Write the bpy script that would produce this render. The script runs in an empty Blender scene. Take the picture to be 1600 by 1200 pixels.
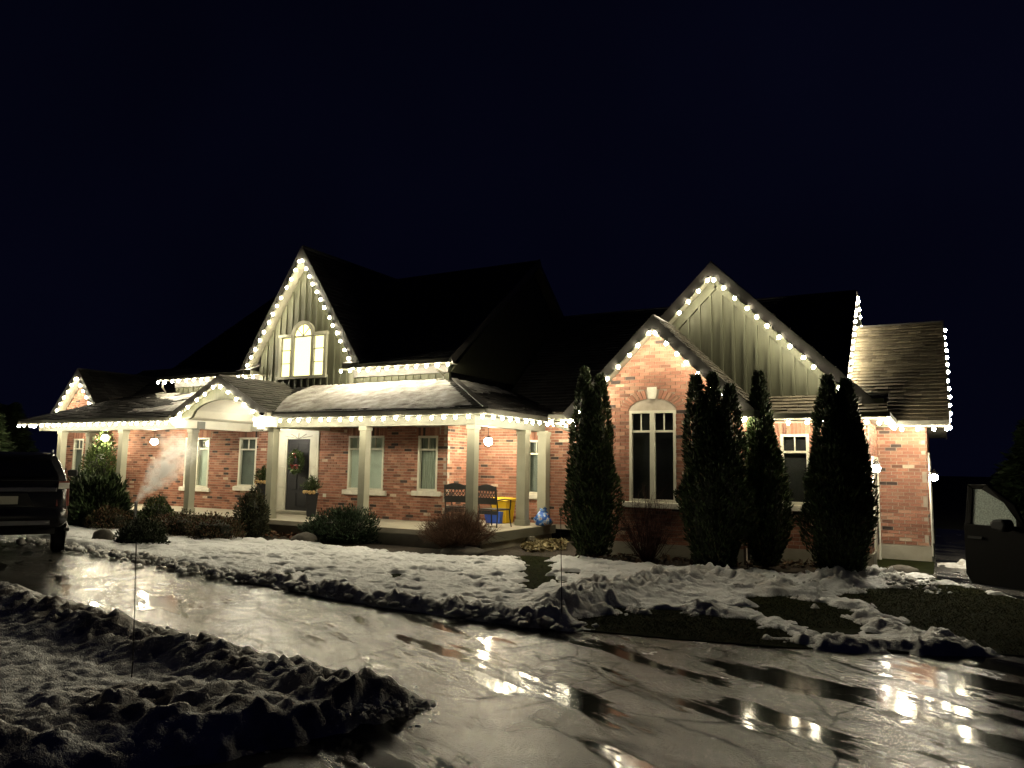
import bpy, math, random
import numpy as np
from math import sin, cos, radians, pi, sqrt, atan2
from mathutils import Vector, Matrix

random.seed(11)
rng = np.random.default_rng(11)
scene = bpy.context.scene
COL = scene.collection

# ------------------------------------------------------------------ camera
F_PX, YAW, PITCH, ROLL, EYE = 1180.0, radians(29.4), radians(6.2), radians(0.95), 1.88
fw = Vector((-sin(YAW) * cos(PITCH), cos(YAW) * cos(PITCH), sin(PITCH)))
rt = Vector((cos(YAW), sin(YAW), 0.0))
up = rt.cross(fw)
CU = up * cos(ROLL) - rt * sin(ROLL)
CR = rt * cos(ROLL) + up * sin(ROLL)
cam_data = bpy.data.cameras.new('camera')
cam = bpy.data.objects.new('camera', cam_data)
COL.objects.link(cam)
cam.matrix_world = Matrix(((CR.x, CU.x, -fw.x, 0.0), (CR.y, CU.y, -fw.y, 0.0), (CR.z, CU.z, -fw.z, EYE), (0, 0, 0, 1)))
cam_data.sensor_fit = 'HORIZONTAL'
cam_data.sensor_width = 36.0
cam_data.lens = 36.0 * F_PX / 1600.0
cam_data.clip_start = 0.05
cam_data.clip_end = 2000.0
scene.camera = cam

# ------------------------------------------------------------------ night sky, exposure
world = bpy.data.worlds.new('World')
scene.world = world
world.use_nodes = True
wn = world.node_tree.nodes
bg = wn['Background']
bg.inputs['Color'].default_value = (0.085, 0.10, 0.42, 1)
bg.inputs['Strength'].default_value = 0.0115
# thin uneven night cloud: only a slow, faint variation of the sky colour
_tc = wn.new('ShaderNodeTexCoord')
_nz = wn.new('ShaderNodeTexNoise')
_nz.inputs['Scale'].default_value = 1.6
_nz.inputs['Detail'].default_value = 3.0
_rp = wn.new('ShaderNodeValToRGB')
_rp.color_ramp.elements[0].position = 0.3
_rp.color_ramp.elements[0].color = (0.05, 0.06, 0.27, 1)
_rp.color_ramp.elements[1].position = 0.72
_rp.color_ramp.elements[1].color = (0.12, 0.14, 0.55, 1)
world.node_tree.links.new(_tc.outputs['Generated'], _nz.inputs['Vector'])
world.node_tree.links.new(_nz.outputs['Fac'], _rp.inputs[0])
world.node_tree.links.new(_rp.outputs[0], bg.inputs['Color'])
scene.view_settings.view_transform = 'Standard'
scene.view_settings.look = 'None'
scene.view_settings.exposure = 0.0
scene.view_settings.gamma = 1.0
scene.view_settings.use_curve_mapping = False
scene.render.engine = 'CYCLES'
scene.cycles.use_denoising = True
scene.cycles.max_bounces = 6
scene.cycles.diffuse_bounces = 3
scene.cycles.glossy_bounces = 3
scene.cycles.transparent_max_bounces = 8
scene.cycles.sample_clamp_indirect = 6.0
scene.cycles.volume_step_rate = 1.0
scene.cycles.volume_bounces = 2

BULB_STRENGTH = 340.0
BULB_COLOR = (1.0, 0.89, 0.63)


def at(px, py, axis, val):
    """Where the sight line through a photo pixel meets the plane axis = val."""
    d = fw * F_PX + CR * (px - 800) - CU * (py - 600)
    o = Vector((0, 0, EYE))
    t = (val - o[axis]) / d[axis]
    return o + d * t


def G(px, py, z=0.0):
    return at(px, py, 2, z)


# ------------------------------------------------------------------ materials
def new_mat(name):
    m = bpy.data.materials.new(name)
    m.use_nodes = True
    nt = m.node_tree
    b = nt.nodes['Principled BSDF']
    return m, nt, b


def N(nt, t, **kw):
    n = nt.nodes.new(t)
    for k, v in kw.items():
        setattr(n, k, v)
    return n


def L(nt, a, b):
    nt.links.new(a, b)


def ramp(nt, src, stops):
    r = N(nt, 'ShaderNodeValToRGB')
    el = r.color_ramp.elements
    while len(el) < len(stops):
        el.new(0.5)
    for e, (p, c) in zip(el, stops):
        e.position = p
        e.color = c if len(c) == 4 else (*c, 1)
    L(nt, src, r.inputs[0])
    return r.outputs[0]


def tex(nt, kind='noise', scale=5.0, detail=4.0, coord='Object', sc=(1, 1, 1), rough=0.55):
    tc = N(nt, 'ShaderNodeTexCoord')
    mp = N(nt, 'ShaderNodeMapping')
    mp.inputs['Scale'].default_value = sc
    L(nt, tc.outputs[coord], mp.inputs['Vector'])
    n = N(nt, 'ShaderNodeTexNoise')
    n.inputs['Scale'].default_value = scale
    n.inputs['Detail'].default_value = detail
    n.inputs['Roughness'].default_value = rough
    L(nt, mp.outputs[0], n.inputs['Vector'])
    return n.outputs['Fac']


def bump(nt, b, src, strength=0.3, dist=0.02):
    bp = N(nt, 'ShaderNodeBump')
    bp.inputs['Strength'].default_value = strength
    bp.inputs['Distance'].default_value = dist
    L(nt, src, bp.inputs['Height'])
    L(nt, bp.outputs[0], b.inputs['Normal'])


def simple(name, c, rough=0.6, var=0.25, scale=6.0, bmp=0.15, bscale=40.0, spec=0.4, metal=0.0, stretch=(1, 1, 1)):
    """Flat colour broken by noise grime, fine bump."""
    m, nt, b = new_mat(name)
    f = tex(nt, scale=scale, sc=stretch)
    lo = tuple(max(0, x * (1 - var)) for x in c)
    hi = tuple(x * (1 + var * 0.5) for x in c)
    L(nt, ramp(nt, f, [(0.3, lo), (0.7, hi)]), b.inputs['Base Color'])
    b.inputs['Roughness'].default_value = rough
    b.inputs['Specular IOR Level'].default_value = spec
    b.inputs['Metallic'].default_value = metal
    if bmp:
        bump(nt, b, tex(nt, scale=bscale, sc=stretch), bmp, 0.01)
    return m


def toned(name, rough=0.7, spec=0.3, mult=1.0, bscale=60.0, bmp=0.3, sheen=False):
    """Colour carried by each piece (face attribute 'tone') with a little grain."""
    m, nt, b = new_mat(name)
    a = N(nt, 'ShaderNodeAttribute')
    a.attribute_name = 'tone'
    f = tex(nt, scale=25.0)
    mx = N(nt, 'ShaderNodeMix', data_type='RGBA', blend_type='MULTIPLY')
    mx.inputs['Factor'].default_value = 1.0
    L(nt, a.outputs['Color'], mx.inputs['A'])
    L(nt, ramp(nt, f, [(0.25, (0.72 * mult,) * 3), (0.75, (1.15 * mult,) * 3)]), mx.inputs['B'])
    L(nt, mx.outputs['Result'], b.inputs['Base Color'])
    b.inputs['Roughness'].default_value = rough
    b.inputs['Specular IOR Level'].default_value = spec
    if bmp:
        bump(nt, b, tex(nt, scale=bscale), bmp, 0.006)
    return m


def emitter(name, c, s):
    m, nt, b = new_mat(name)
    nt.nodes.remove(b)
    e = N(nt, 'ShaderNodeEmission')
    e.inputs['Color'].default_value = (*c, 1)
    e.inputs['Strength'].default_value = s
    L(nt, e.outputs[0], nt.nodes['Material Output'].inputs['Surface'])
    return m


def glass_mat(name, tint=(0.94, 0.96, 0.95), drops=False):
    m, nt, b = new_mat(name)
    nt.nodes.remove(b)
    t = N(nt, 'ShaderNodeBsdfTransparent')
    t.inputs['Color'].default_value = (*tint, 1)
    g = N(nt, 'ShaderNodeBsdfGlossy')
    g.inputs['Roughness'].default_value = 0.03
    lw = N(nt, 'ShaderNodeLayerWeight')
    lw.inputs['Blend'].default_value = 0.5
    pw = N(nt, 'ShaderNodeMath', operation='POWER')
    L(nt, lw.outputs['Facing'], pw.inputs[0])
    pw.inputs[1].default_value = 4.0
    fr = N(nt, 'ShaderNodeMath', operation='MULTIPLY_ADD')
    L(nt, pw.outputs[0], fr.inputs[0])
    fr.inputs[1].default_value = 0.9
    fr.inputs[2].default_value = 0.05
    mx = N(nt, 'ShaderNodeMixShader')
    L(nt, fr.outputs[0], mx.inputs[0])
    L(nt, t.outputs[0], mx.inputs[1])
    L(nt, g.outputs[0], mx.inputs[2])
    out = mx.outputs[0]
    if drops:
        d = N(nt, 'ShaderNodeBsdfTranslucent')
        d.inputs['Color'].default_value = (0.8, 0.85, 0.8, 1)
        d2 = N(nt, 'ShaderNodeBsdfDiffuse')
        d2.inputs['Color'].default_value = (0.6, 0.65, 0.6, 1)
        m2 = N(nt, 'ShaderNodeMixShader')
        L(nt, d.outputs[0], m2.inputs[1])
        L(nt, d2.outputs[0], m2.inputs[2])
        m2.inputs[0].default_value = 0.35
        m3 = N(nt, 'ShaderNodeMixShader')
        f = tex(nt, scale=55.0, detail=3.0)
        L(nt, ramp(nt, f, [(0.38, (0.55,) * 3), (0.62, (1.0,) * 3)]), m3.inputs[0])
        L(nt, out, m3.inputs[1])
        L(nt, m2.outputs[0], m3.inputs[2])
        out = m3.outputs[0]
    L(nt, out, nt.nodes['Material Output'].inputs['Surface'])
    return m


M = {}
M['brick'] = toned('brick', 0.85, 0.2, bmp=0.5)
M['mortar'] = simple('mortar', (0.36, 0.31, 0.25), 0.9, 0.2, 8.0)
M['shingle'] = toned('shingle', 0.8, 0.25, bmp=0.6, bscale=150)
M['paint'] = simple('sage_paint_dimmed', (0.12, 0.12, 0.09), 0.5, 0.15, 3.0, 0.06, 30)  # column paint darkened to offset close bulb light on beams and trim
M['post'] = simple('sage_paint_lit', (0.25, 0.245, 0.185), 0.5, 0.12, 3.0, 0.06, 30)  # same sage paint in a lighter copy, the columns' brighter lighting painted in
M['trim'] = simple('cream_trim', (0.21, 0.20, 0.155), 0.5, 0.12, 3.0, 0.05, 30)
M['white'] = simple('white_trim', (0.56, 0.54, 0.44), 0.45, 0.08, 3.0, 0.03, 30)
M['siding'] = simple('sage_siding', (0.058, 0.060, 0.036), 0.65, 0.25, 4.0, 0.2, 30, stretch=(6, 6, 0.6))
M['fascia'] = simple('fascia_grey', (0.085, 0.08, 0.075), 0.5, 0.2, 3.0, 0.05)
M['gutter'] = simple('gutter_metal', (0.14, 0.135, 0.11), 0.45, 0.12, 3.0, 0.02)
M['concrete'] = simple('concrete', (0.30, 0.28, 0.22), 0.75, 0.25, 2.5, 0.3, 60)
M['porchfloor'] = simple('porch_slab', (0.36, 0.33, 0.26), 0.6, 0.2, 2.0, 0.1, 60)
M['stone'] = simple('limestone', (0.6, 0.57, 0.48), 0.8, 0.2, 7.0, 0.4, 30)
M['skirt'] = simple('skirt_paint', (0.20, 0.19, 0.15), 0.6, 0.25, 3.0, 0.1)
M['door'] = simple('door_black', (0.006, 0.006, 0.008), 0.5, 0.2, 3.0, 0.02)
M['black'] = simple('black_metal', (0.018, 0.017, 0.016), 0.45, 0.3, 8.0, 0.05)
M['pot'] = simple('pot_black', (0.012, 0.012, 0.014), 0.5, 0.3, 8.0, 0.1)
M['dark'] = simple('dark_interior', (0.02, 0.02, 0.02), 0.9, 0.2, 3.0, 0.0)
M['blind'] = simple('teal_blind', (0.52, 0.58, 0.51), 0.8, 0.1, 3.0, 0.05)
M['blindg'] = simple('grey_blind', (0.16, 0.18, 0.16), 0.85, 0.15, 3.0, 0.05)
M['curtain'] = simple('curtain', (0.36, 0.40, 0.33), 0.9, 0.45, 5.0, 0.1, stretch=(9, 9, 0.3))
M['glass'] = glass_mat('window_glass')
M['droplet'] = glass_mat('wet_glass', (0.7, 0.75, 0.72), True)
M['bulb'] = emitter('warm_bulb', BULB_COLOR, BULB_STRENGTH)
M['glowglass'] = emitter('lantern_glass', (1.0, 0.92, 0.75), 460.0)
M['globe'] = emitter('lamp_globe', (1.0, 0.88, 0.62), 450.0)
M['sconce'] = emitter('sconce_bulb', (1.0, 0.92, 0.75), 520.0)
M['litroom'] = emitter('lit_room', (1.0, 0.86, 0.40), 3.0)
M['wire'] = simple('green_wire', (0.10, 0.11, 0.06), 0.5, 0.2, 5.0, 0.0)
M['leaf'] = toned('leaf', 0.6, 0.25, bmp=0)
M['twig'] = toned('twig', 0.8, 0.2, bmp=0)
M['bark'] = simple('bark', (0.09, 0.065, 0.045), 0.9, 0.4, 12.0, 0.5, 30)
M['soil'] = simple('mulch', (0.035, 0.026, 0.018), 0.95, 0.5, 14.0, 0.8, 50)
M['turf'] = simple('turf', (0.016, 0.019, 0.007), 1.0, 0.5, 6.0, 0.5, 80, spec=0.02)
M['grass'] = toned('grass_blade', 0.95, 0.03, bmp=0)
M['ground'] = simple('field', (0.03, 0.03, 0.02), 0.95, 0.5, 0.3, 0.3, 10)
M['rock'] = simple('rock', (0.10, 0.09, 0.075), 0.85, 0.45, 5.0, 0.6, 18)
M['carpaint'] = simple('car_paint', (0.010, 0.010, 0.012), 0.22, 0.2, 3.0, 0.0, spec=0.6)
M['vanpaint'] = simple('van_paint', (0.005, 0.0045, 0.004), 0.5, 0.2, 3.0, 0.0, spec=0.08)
M['chrome'] = simple('chrome', (0.6, 0.6, 0.58), 0.18, 0.05, 3.0, 0.0, metal=1.0)
M['carglass'] = simple('tinted_glass', (0.006, 0.006, 0.008), 0.06, 0.1, 3.0, 0.0, spec=0.6)
M['taillens'] = simple('tail_lens', (0.16, 0.05, 0.04), 0.15, 0.1, 3.0, 0.0, spec=0.6)
M['clearlens'] = simple('clear_lens', (0.45, 0.43, 0.38), 0.15, 0.1, 3.0, 0.0, spec=0.6)
M['rubber'] = simple('rubber', (0.012, 0.012, 0.012), 0.85, 0.2, 12.0, 0.2)
M['plastic'] = simple('black_plastic', (0.02, 0.02, 0.02), 0.6, 0.2, 12.0, 0.1)
M['alloy'] = simple('alloy', (0.35, 0.35, 0.36), 0.35, 0.1, 5.0, 0.0, metal=0.9)
M['yellow'] = simple('yellow_plastic', (0.75, 0.48, 0.015), 0.45, 0.12, 3.0, 0.05)
M['blue'] = simple('blue_plastic', (0.03, 0.10, 0.55), 0.45, 0.12, 3.0, 0.05)
M['burlap'] = simple('burlap', (0.45, 0.30, 0.13), 0.9, 0.3, 20.0, 0.5, 90)
M['redbow'] = simple('red_ribbon', (0.20, 0.02, 0.015), 0.5, 0.2, 10.0, 0.1)
M['silver'] = simple('silver_ball', (0.7, 0.68, 0.6), 0.2, 0.1, 3.0, 0.0, metal=0.8)
M['stake'] = simple('marker_stake', (0.02, 0.015, 0.012), 0.5, 0.2, 3.0, 0.0)
M['litter'] = toned('dry_leaf', 0.85, 0.2, bmp=0)


def bag_material():
    m, nt, b = new_mat('printed_plastic')
    f = tex(nt, scale=9.0, detail=2.0)
    L(nt, ramp(nt, f, [(0.45, (0.02, 0.08, 0.36)), (0.54, (0.06, 0.2, 0.5)), (0.60, (0.4, 0.45, 0.5)), (0.68, (0.3, 0.16, 0.12))]), b.inputs['Base Color'])
    b.inputs['Roughness'].default_value = 0.25
    bump(nt, b, tex(nt, scale=18.0), 0.5, 0.03)
    return m


M['bag'] = bag_material()


def snow_material():
    m, nt, b = new_mat('snow')
    a = N(nt, 'ShaderNodeAttribute')
    a.attribute_name = 'dirt'
    f = tex(nt, scale=3.0, detail=6.0)
    mul = N(nt, 'ShaderNodeMath', operation='MULTIPLY')
    L(nt, a.outputs['Fac'], mul.inputs[0])
    L(nt, ramp(nt, f, [(0.35, (0.2,) * 3), (0.65, (1,) * 3)]), mul.inputs[1])
    L(nt, ramp(nt, mul.outputs[0], [(0.0, (0.80, 0.81, 0.82)), (0.5, (0.52, 0.50, 0.47)), (1.0, (0.25, 0.22, 0.19))]), b.inputs['Base Color'])
    b.inputs['Roughness'].default_value = 0.55
    b.inputs['Specular IOR Level'].default_value = 0.3
    ad = N(nt, 'ShaderNodeMath', operation='ADD')
    L(nt, tex(nt, scale=14.0, detail=5.0), ad.inputs[0])
    L(nt, tex(nt, scale=70.0, detail=3.0), ad.inputs[1])
    bump(nt, b, ad.outputs[0], 0.7, 0.035)
    return m


M['snow'] = snow_material()


def asphalt_material():
    m, nt, b = new_mat('wet_asphalt')
    tc = N(nt, 'ShaderNodeTexCoord')
    # warped coordinates so the cracks wander
    nz = N(nt, 'ShaderNodeTexNoise')
    nz.inputs['Scale'].default_value = 1.3
    nz.inputs['Detail'].default_value = 5.0
    L(nt, tc.outputs['Object'], nz.inputs['Vector'])
    vm = N(nt, 'ShaderNodeVectorMath', operation='MULTIPLY_ADD')
    L(nt, nz.outputs['Color'], vm.inputs[0])
    vm.inputs[1].default_value = (0.55, 0.55, 0)
    L(nt, tc.outputs['Object'], vm.inputs[2])

    def cracks(scale, width):
        v = N(nt, 'ShaderNodeTexVoronoi', feature='DISTANCE_TO_EDGE')
        v.inputs['Scale'].default_value = scale
        L(nt, vm.outputs[0], v.inputs['Vector'])
        return ramp(nt, v.outputs['Distance'], [(0.0, (0, 0, 0)), (width, (1, 1, 1))])
    c1 = cracks(0.62, 0.014)
    c2 = cracks(1.7, 0.03)
    patch = ramp(nt, tex(nt, scale=0.35, detail=2.0), [(0.47, (0, 0, 0)), (0.56, (1, 1, 1))])
    c2m = N(nt, 'ShaderNodeMix', data_type='RGBA')
    L(nt, patch, c2m.inputs['Factor'])
    c2m.inputs['A'].default_value = (1, 1, 1, 1)
    L(nt, c2, c2m.inputs['B'])
    ck = N(nt, 'ShaderNodeMath', operation='MULTIPLY')
    patch1 = ramp(nt, tex(nt, scale=0.55, detail=3.0, sc=(1, 1.4, 1)), [(0.50, (1, 1, 1)), (0.62, (0, 0, 0))])
    c1m = N(nt, 'ShaderNodeMix', data_type='RGBA')
    L(nt, patch1, c1m.inputs['Factor'])
    c1m.inputs['A'].default_value = (1, 1, 1, 1)
    L(nt, c1, c1m.inputs['B'])
    L(nt, c1m.outputs['Result'], ck.inputs[0])
    L(nt, c2m.outputs['Result'], ck.inputs[1])
    # water lying in the wheel ruts, long along the drive (which runs left to right, falling slightly)
    mp = N(nt, 'ShaderNodeMapping')
    mp.vector_type = 'TEXTURE'
    mp.inputs['Rotation'].default_value = (0, 0, radians(-26))
    mp.inputs['Scale'].default_value = (2.6, 0.62, 1)
    L(nt, tc.outputs['Object'], mp.inputs['Vector'])
    pn = N(nt, 'ShaderNodeTexNoise')
    pn.inputs['Scale'].default_value = 1.0
    pn.inputs['Detail'].default_value = 9.0
    pn.inputs['Roughness'].default_value = 0.68
    L(nt, mp.outputs[0], pn.inputs['Vector'])
    # the drive dips towards its right-hand end, where more water stands
    sx = N(nt, 'ShaderNodeSeparateXYZ')
    L(nt, tc.outputs['Object'], sx.inputs[0])
    dip = N(nt, 'ShaderNodeMapRange')
    dip.inputs['From Min'].default_value = -8.0
    dip.inputs['From Max'].default_value = 1.0
    dip.inputs['To Min'].default_value = -0.015
    dip.inputs["To Max"].default_value = 0.035
    L(nt, sx.outputs[0], dip.inputs['Value'])
    pd = N(nt, 'ShaderNodeMath', operation='ADD')
    L(nt, pn.outputs['Fac'], pd.inputs[0])
    L(nt, dip.outputs[0], pd.inputs[1])
    puddle = ramp(nt, pd.outputs[0], [(0.515, (0, 0, 0)), (0.56, (1, 1, 1))])
    ag = tex(nt, scale=75.0, detail=4.0, rough=0.7)
    col = ramp(nt, ag, [(0.3, (0.03, 0.029, 0.026)), (0.7, (0.085, 0.08, 0.07))])
    big = tex(nt, scale=0.8, detail=5.0)
    mx = N(nt, 'ShaderNodeMix', data_type='RGBA', blend_type='MULTIPLY')
    mx.inputs['Factor'].default_value = 1.0
    L(nt, col, mx.inputs['A'])
    L(nt, ramp(nt, big, [(0.3, (0.6, 0.6, 0.6)), (0.7, (1.2, 1.2, 1.2))]), mx.inputs['B'])
    mc = N(nt, 'ShaderNodeMix', data_type='RGBA')
    L(nt, ck.outputs[0], mc.inputs['Factor'])
    mc.inputs['A'].default_value = (0.003, 0.003, 0.003, 1)
    L(nt, mx.outputs['Result'], mc.inputs['B'])
    mpud = N(nt, 'ShaderNodeMix', data_type='RGBA')
    L(nt, puddle, mpud.inputs['Factor'])
    L(nt, mc.outputs['Result'], mpud.inputs['A'])
    mpud.inputs['B'].default_value = (0.012, 0.012, 0.011, 1)
    L(nt, mpud.outputs['Result'], b.inputs['Base Color'])
    rr = ramp(nt, tex(nt, scale=1.6, detail=4.0), [(0.3, (0.12,) * 3), (0.7, (0.30,) * 3)])
    rm = N(nt, 'ShaderNodeMix', data_type='RGBA')
    L(nt, puddle, rm.inputs['Factor'])
    L(nt, rr, rm.inputs['A'])
    rm.inputs["B"].default_value = (0.10, 0.10, 0.10, 1)
    L(nt, rm.outputs['Result'], b.inputs['Roughness'])
    b.inputs['IOR'].default_value = 1.38
    # relief: aggregate where bare, cracks sunk, still water nearly flat
    inv = N(nt, 'ShaderNodeMath', operation='SUBTRACT')
    inv.inputs[0].default_value = 1.0
    L(nt, puddle, inv.inputs[1])
    h1 = N(nt, 'ShaderNodeMath', operation='MULTIPLY')
    L(nt, ag, h1.inputs[0])
    L(nt, inv.outputs[0], h1.inputs[1])
    h2 = N(nt, 'ShaderNodeMath', operation='MULTIPLY_ADD')
    L(nt, ck.outputs[0], h2.inputs[0])
    h2.inputs[1].default_value = 0.7
    L(nt, h1.outputs[0], h2.inputs[2])
    h3 = N(nt, 'ShaderNodeMath', operation='MULTIPLY_ADD')
    L(nt, tex(nt, scale=2.2, detail=3.0), h3.inputs[0])
    h3.inputs[1].default_value = 0.06
    L(nt, h2.outputs[0], h3.inputs[2])
    hf = N(nt, 'ShaderNodeMath', operation='MULTIPLY')
    L(nt, h3.outputs[0], hf.inputs[0])
    L(nt, inv.outputs[0], hf.inputs[1])
    bump(nt, b, hf.outputs[0], 0.7, 0.004)
    # dry-sided cracks and bare grit break the film's shine
    sp = N(nt, 'ShaderNodeMapRange')
    sp.inputs['To Min'].default_value = 0.04
    sp.inputs['To Max'].default_value = 0.55
    L(nt, ck.outputs[0], sp.inputs['Value'])
    gr = ramp(nt, tex(nt, scale=48.0, detail=7.0, rough=0.8), [(0.40, (0.15,) * 3), (0.60, (1, 1, 1))])
    sm_ = N(nt, 'ShaderNodeMath', operation='MULTIPLY')
    L(nt, sp.outputs[0], sm_.inputs[0])
    L(nt, gr, sm_.inputs[1])
    L(nt, sm_.outputs[0], b.inputs['Specular IOR Level'])
    return m


M['asphalt'] = asphalt_material()

# ------------------------------------------------------------------ mesh helpers
ORG = {}


def org(o):
    return ORG.get(o.name, Vector((0, 0, 0))) if o else Vector((0, 0, 0))


class MB:
    def __init__(s):
        s.v, s.f, s.t = [], [], []
        s.tone = None

    def add(s, vs, fs, tone=None):
        n = len(s.v)
        s.v += [tuple(p) for p in vs]
        s.f += [tuple(i + n for i in f) for f in fs]
        s.t += [tone or s.tone or (1, 1, 1)] * len(fs)
        return s

    def box(s, x0, x1, y0, y1, z0, z1, tone=None):
        return s.add([(x0, y0, z0), (x1, y0, z0), (x1, y1, z0), (x0, y1, z0), (x0, y0, z1), (x1, y0, z1), (x1, y1, z1), (x0, y1, z1)],
                     [(0, 3, 2, 1), (4, 5, 6, 7), (0, 1, 5, 4), (1, 2, 6, 5), (2, 3, 7, 6), (3, 0, 4, 7)], tone)

    def bar(s, a, b, w, h, upv=(0, 0, 1), tone=None):
        """Box beam from a to b, w across, h along upv."""
        a, b, upv = Vector(a), Vector(b), Vector(upv)
        d = (b - a).normalized()
        sd = d.cross(upv).normalized()
        u = sd.cross(d).normalized()
        P = []
        for p in (a, b):
            for i, j in ((-1, -1), (1, -1), (1, 1), (-1, 1)):
                P.append(p + sd * (w / 2 * i) + u * (h / 2 * j))
        return s.add(P, [(0, 1, 2, 3), (7, 6, 5, 4), (0, 4, 5, 1), (1, 5, 6, 2), (2, 6, 7, 3), (3, 7, 4, 0)], tone)

    def prism(s, poly, d, tone=None):
        """Polygon (3-D points) extruded by vector d."""
        n = len(poly)
        d = Vector(d)
        P = [Vector(p) for p in poly]
        vs = P + [p + d for p in P]
        fs = [tuple(range(n))[::-1], tuple(range(n, 2 * n))]
        for i in range(n):
            j = (i + 1) % n
            fs.append((i, j, j + n, i + n))
        return s.add(vs, fs, tone)

    def tube(s, pts, r, n=6, cap=True, tone=None):
        pts = [Vector(p) for p in pts]
        rr = r if isinstance(r, (list, tuple)) else [r] * len(pts)
        vs, fs = [], []
        ref = Vector((0.31, 0.17, 0.93))
        for i, p in enumerate(pts):
            d = (pts[min(i + 1, len(pts) - 1)] - pts[max(i - 1, 0)]).normalized()
            a = d.cross(ref)
            if a.length < 1e-3:
                a = d.cross(Vector((1, 0, 0)))
            a.normalize()
            c = d.cross(a)
            for k in range(n):
                t = 2 * pi * k / n
                vs.append(p + (a * cos(t) + c * sin(t)) * rr[i])
        for i in range(len(pts) - 1):
            for k in range(n):
                k2 = (k + 1) % n
                fs.append((i * n + k, i * n + k2, (i + 1) * n + k2, (i + 1) * n + k))
        if cap:
            fs.append(tuple(range(n))[::-1])
            fs.append(tuple(range((len(pts) - 1) * n, len(pts) * n)))
        return s.add(vs, fs, tone)

    def lathe(s, prof, c=(0, 0, 0), n=16, axis='z', tone=None):
        """prof: (radius, height) pairs about a vertical axis through c."""
        vs, fs = [], []
        for r, h in prof:
            for k in range(n):
                t = 2 * pi * k / n
                if axis == 'z':
                    vs.append((c[0] + r * cos(t), c[1] + r * sin(t), c[2] + h))
                else:
                    vs.append((c[0] + r * cos(t), c[1] + h, c[2] + r * sin(t)))
        for i in range(len(prof) - 1):
            for k in range(n):
                k2 = (k + 1) % n
                fs.append((i * n + k, i * n + k2, (i + 1) * n + k2, (i + 1) * n + k))
        fs.append(tuple(range(n))[::-1])
        fs.append(tuple(range((len(prof) - 1) * n, len(prof) * n)))
        return s.add(vs, fs, tone)

    def mesh(s, name, mat, o=Vector((0, 0, 0)), smooth=False):
        me = bpy.data.meshes.new(name)
        me.from_pydata([(p[0] - o.x, p[1] - o.y, p[2] - o.z) for p in s.v], [], s.f)
        at_ = me.attributes.new('tone', 'FLOAT_COLOR', 'FACE')
        buf = np.ones((len(s.f), 4), np.float32)
        buf[:, :3] = np.array(s.t, np.float32).reshape(-1, 3)
        at_.data.foreach_set('color', buf.ravel())
        me.materials.append(mat)
        if smooth:
            me.polygons.foreach_set('use_smooth', [True] * len(me.polygons))
        return me

    def build(s, name, mat, parent=None, smooth=False, bevel=0.0, origin=None):
        o0 = Vector(origin) if origin is not None else org(parent)
        me = s.mesh(name, M[mat] if isinstance(mat, str) else mat, o0, smooth)
        o = bpy.data.objects.new(name, me)
        COL.objects.link(o)
        if parent:
            o.parent = parent
            ORG[o.name] = org(parent)
        else:
            o.location = o0
            ORG[o.name] = o0
        if bevel:
            b = o.modifiers.new('bevel', 'BEVEL')
            b.width = bevel
            b.segments = 2
            b.limit_method = 'ANGLE'
        return o


def tag(o, label=None, cat=None, group=None, kind=None):
    if label:
        o['label'] = label
    if cat:
        o['category'] = cat
    if group:
        o['group'] = group
    if kind:
        o['kind'] = kind
    return o


def thing(name, label, cat, loc=(0, 0, 0), rz=0.0, group=None, local=False):
    """An Empty at the thing's base. Parts are built in world coordinates unless local."""
    o = bpy.data.objects.new(name, None)
    o.empty_display_size = 0.2
    COL.objects.link(o)
    o.location = loc
    o.rotation_euler = (0, 0, rz)
    ORG[o.name] = Vector((0, 0, 0)) if local else Vector(loc)
    return tag(o, label, cat, group)


def copy_tree(o, parent=None):
    c = o.copy()
    COL.objects.link(c)
    c.parent = parent
    ORG[c.name] = org(o)
    for ch in list(o.children):
        copy_tree(ch, c)
    return c


def np_mesh(name, V, Fq, mat, tone=None, smooth=False, extra=None):
    """Fast mesh from numpy vertices and equal-sized faces."""
    me = bpy.data.meshes.new(name)
    V = np.ascontiguousarray(V, np.float32)
    Fq = np.ascontiguousarray(Fq, np.int32)
    k = Fq.shape[1]
    me.vertices.add(len(V))
    me.vertices.foreach_set('co', V.ravel())
    me.loops.add(Fq.size)
    me.loops.foreach_set('vertex_index', Fq.ravel())
    me.polygons.add(len(Fq))
    me.polygons.foreach_set('loop_start', np.arange(0, Fq.size, k, dtype=np.int32))
    me.polygons.foreach_set('loop_total', np.full(len(Fq), k, np.int32))
    if smooth:
        me.polygons.foreach_set('use_smooth', np.ones(len(Fq), bool))
    if tone is not None:
        a = me.attributes.new('tone', 'FLOAT_COLOR', 'FACE')
        b = np.ones((len(Fq), 4), np.float32)
        b[:, :3] = tone
        a.data.foreach_set('color', b.ravel())
    if extra is not None:
        a = me.attributes.new('dirt', 'FLOAT', 'POINT')
        a.data.foreach_set('value', np.ascontiguousarray(extra, np.float32))
    me.materials.append(M[mat])
    me.update()
    me.validate()
    return me


def link(name, me, parent=None, loc=(0, 0, 0)):
    o = bpy.data.objects.new(name, me)
    COL.objects.link(o)
    if parent:
        o.parent = parent
    o.location = loc
    return o


# numpy value noise -------------------------------------------------
_perm = rng.permutation(512)
_val = rng.random(512)


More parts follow.
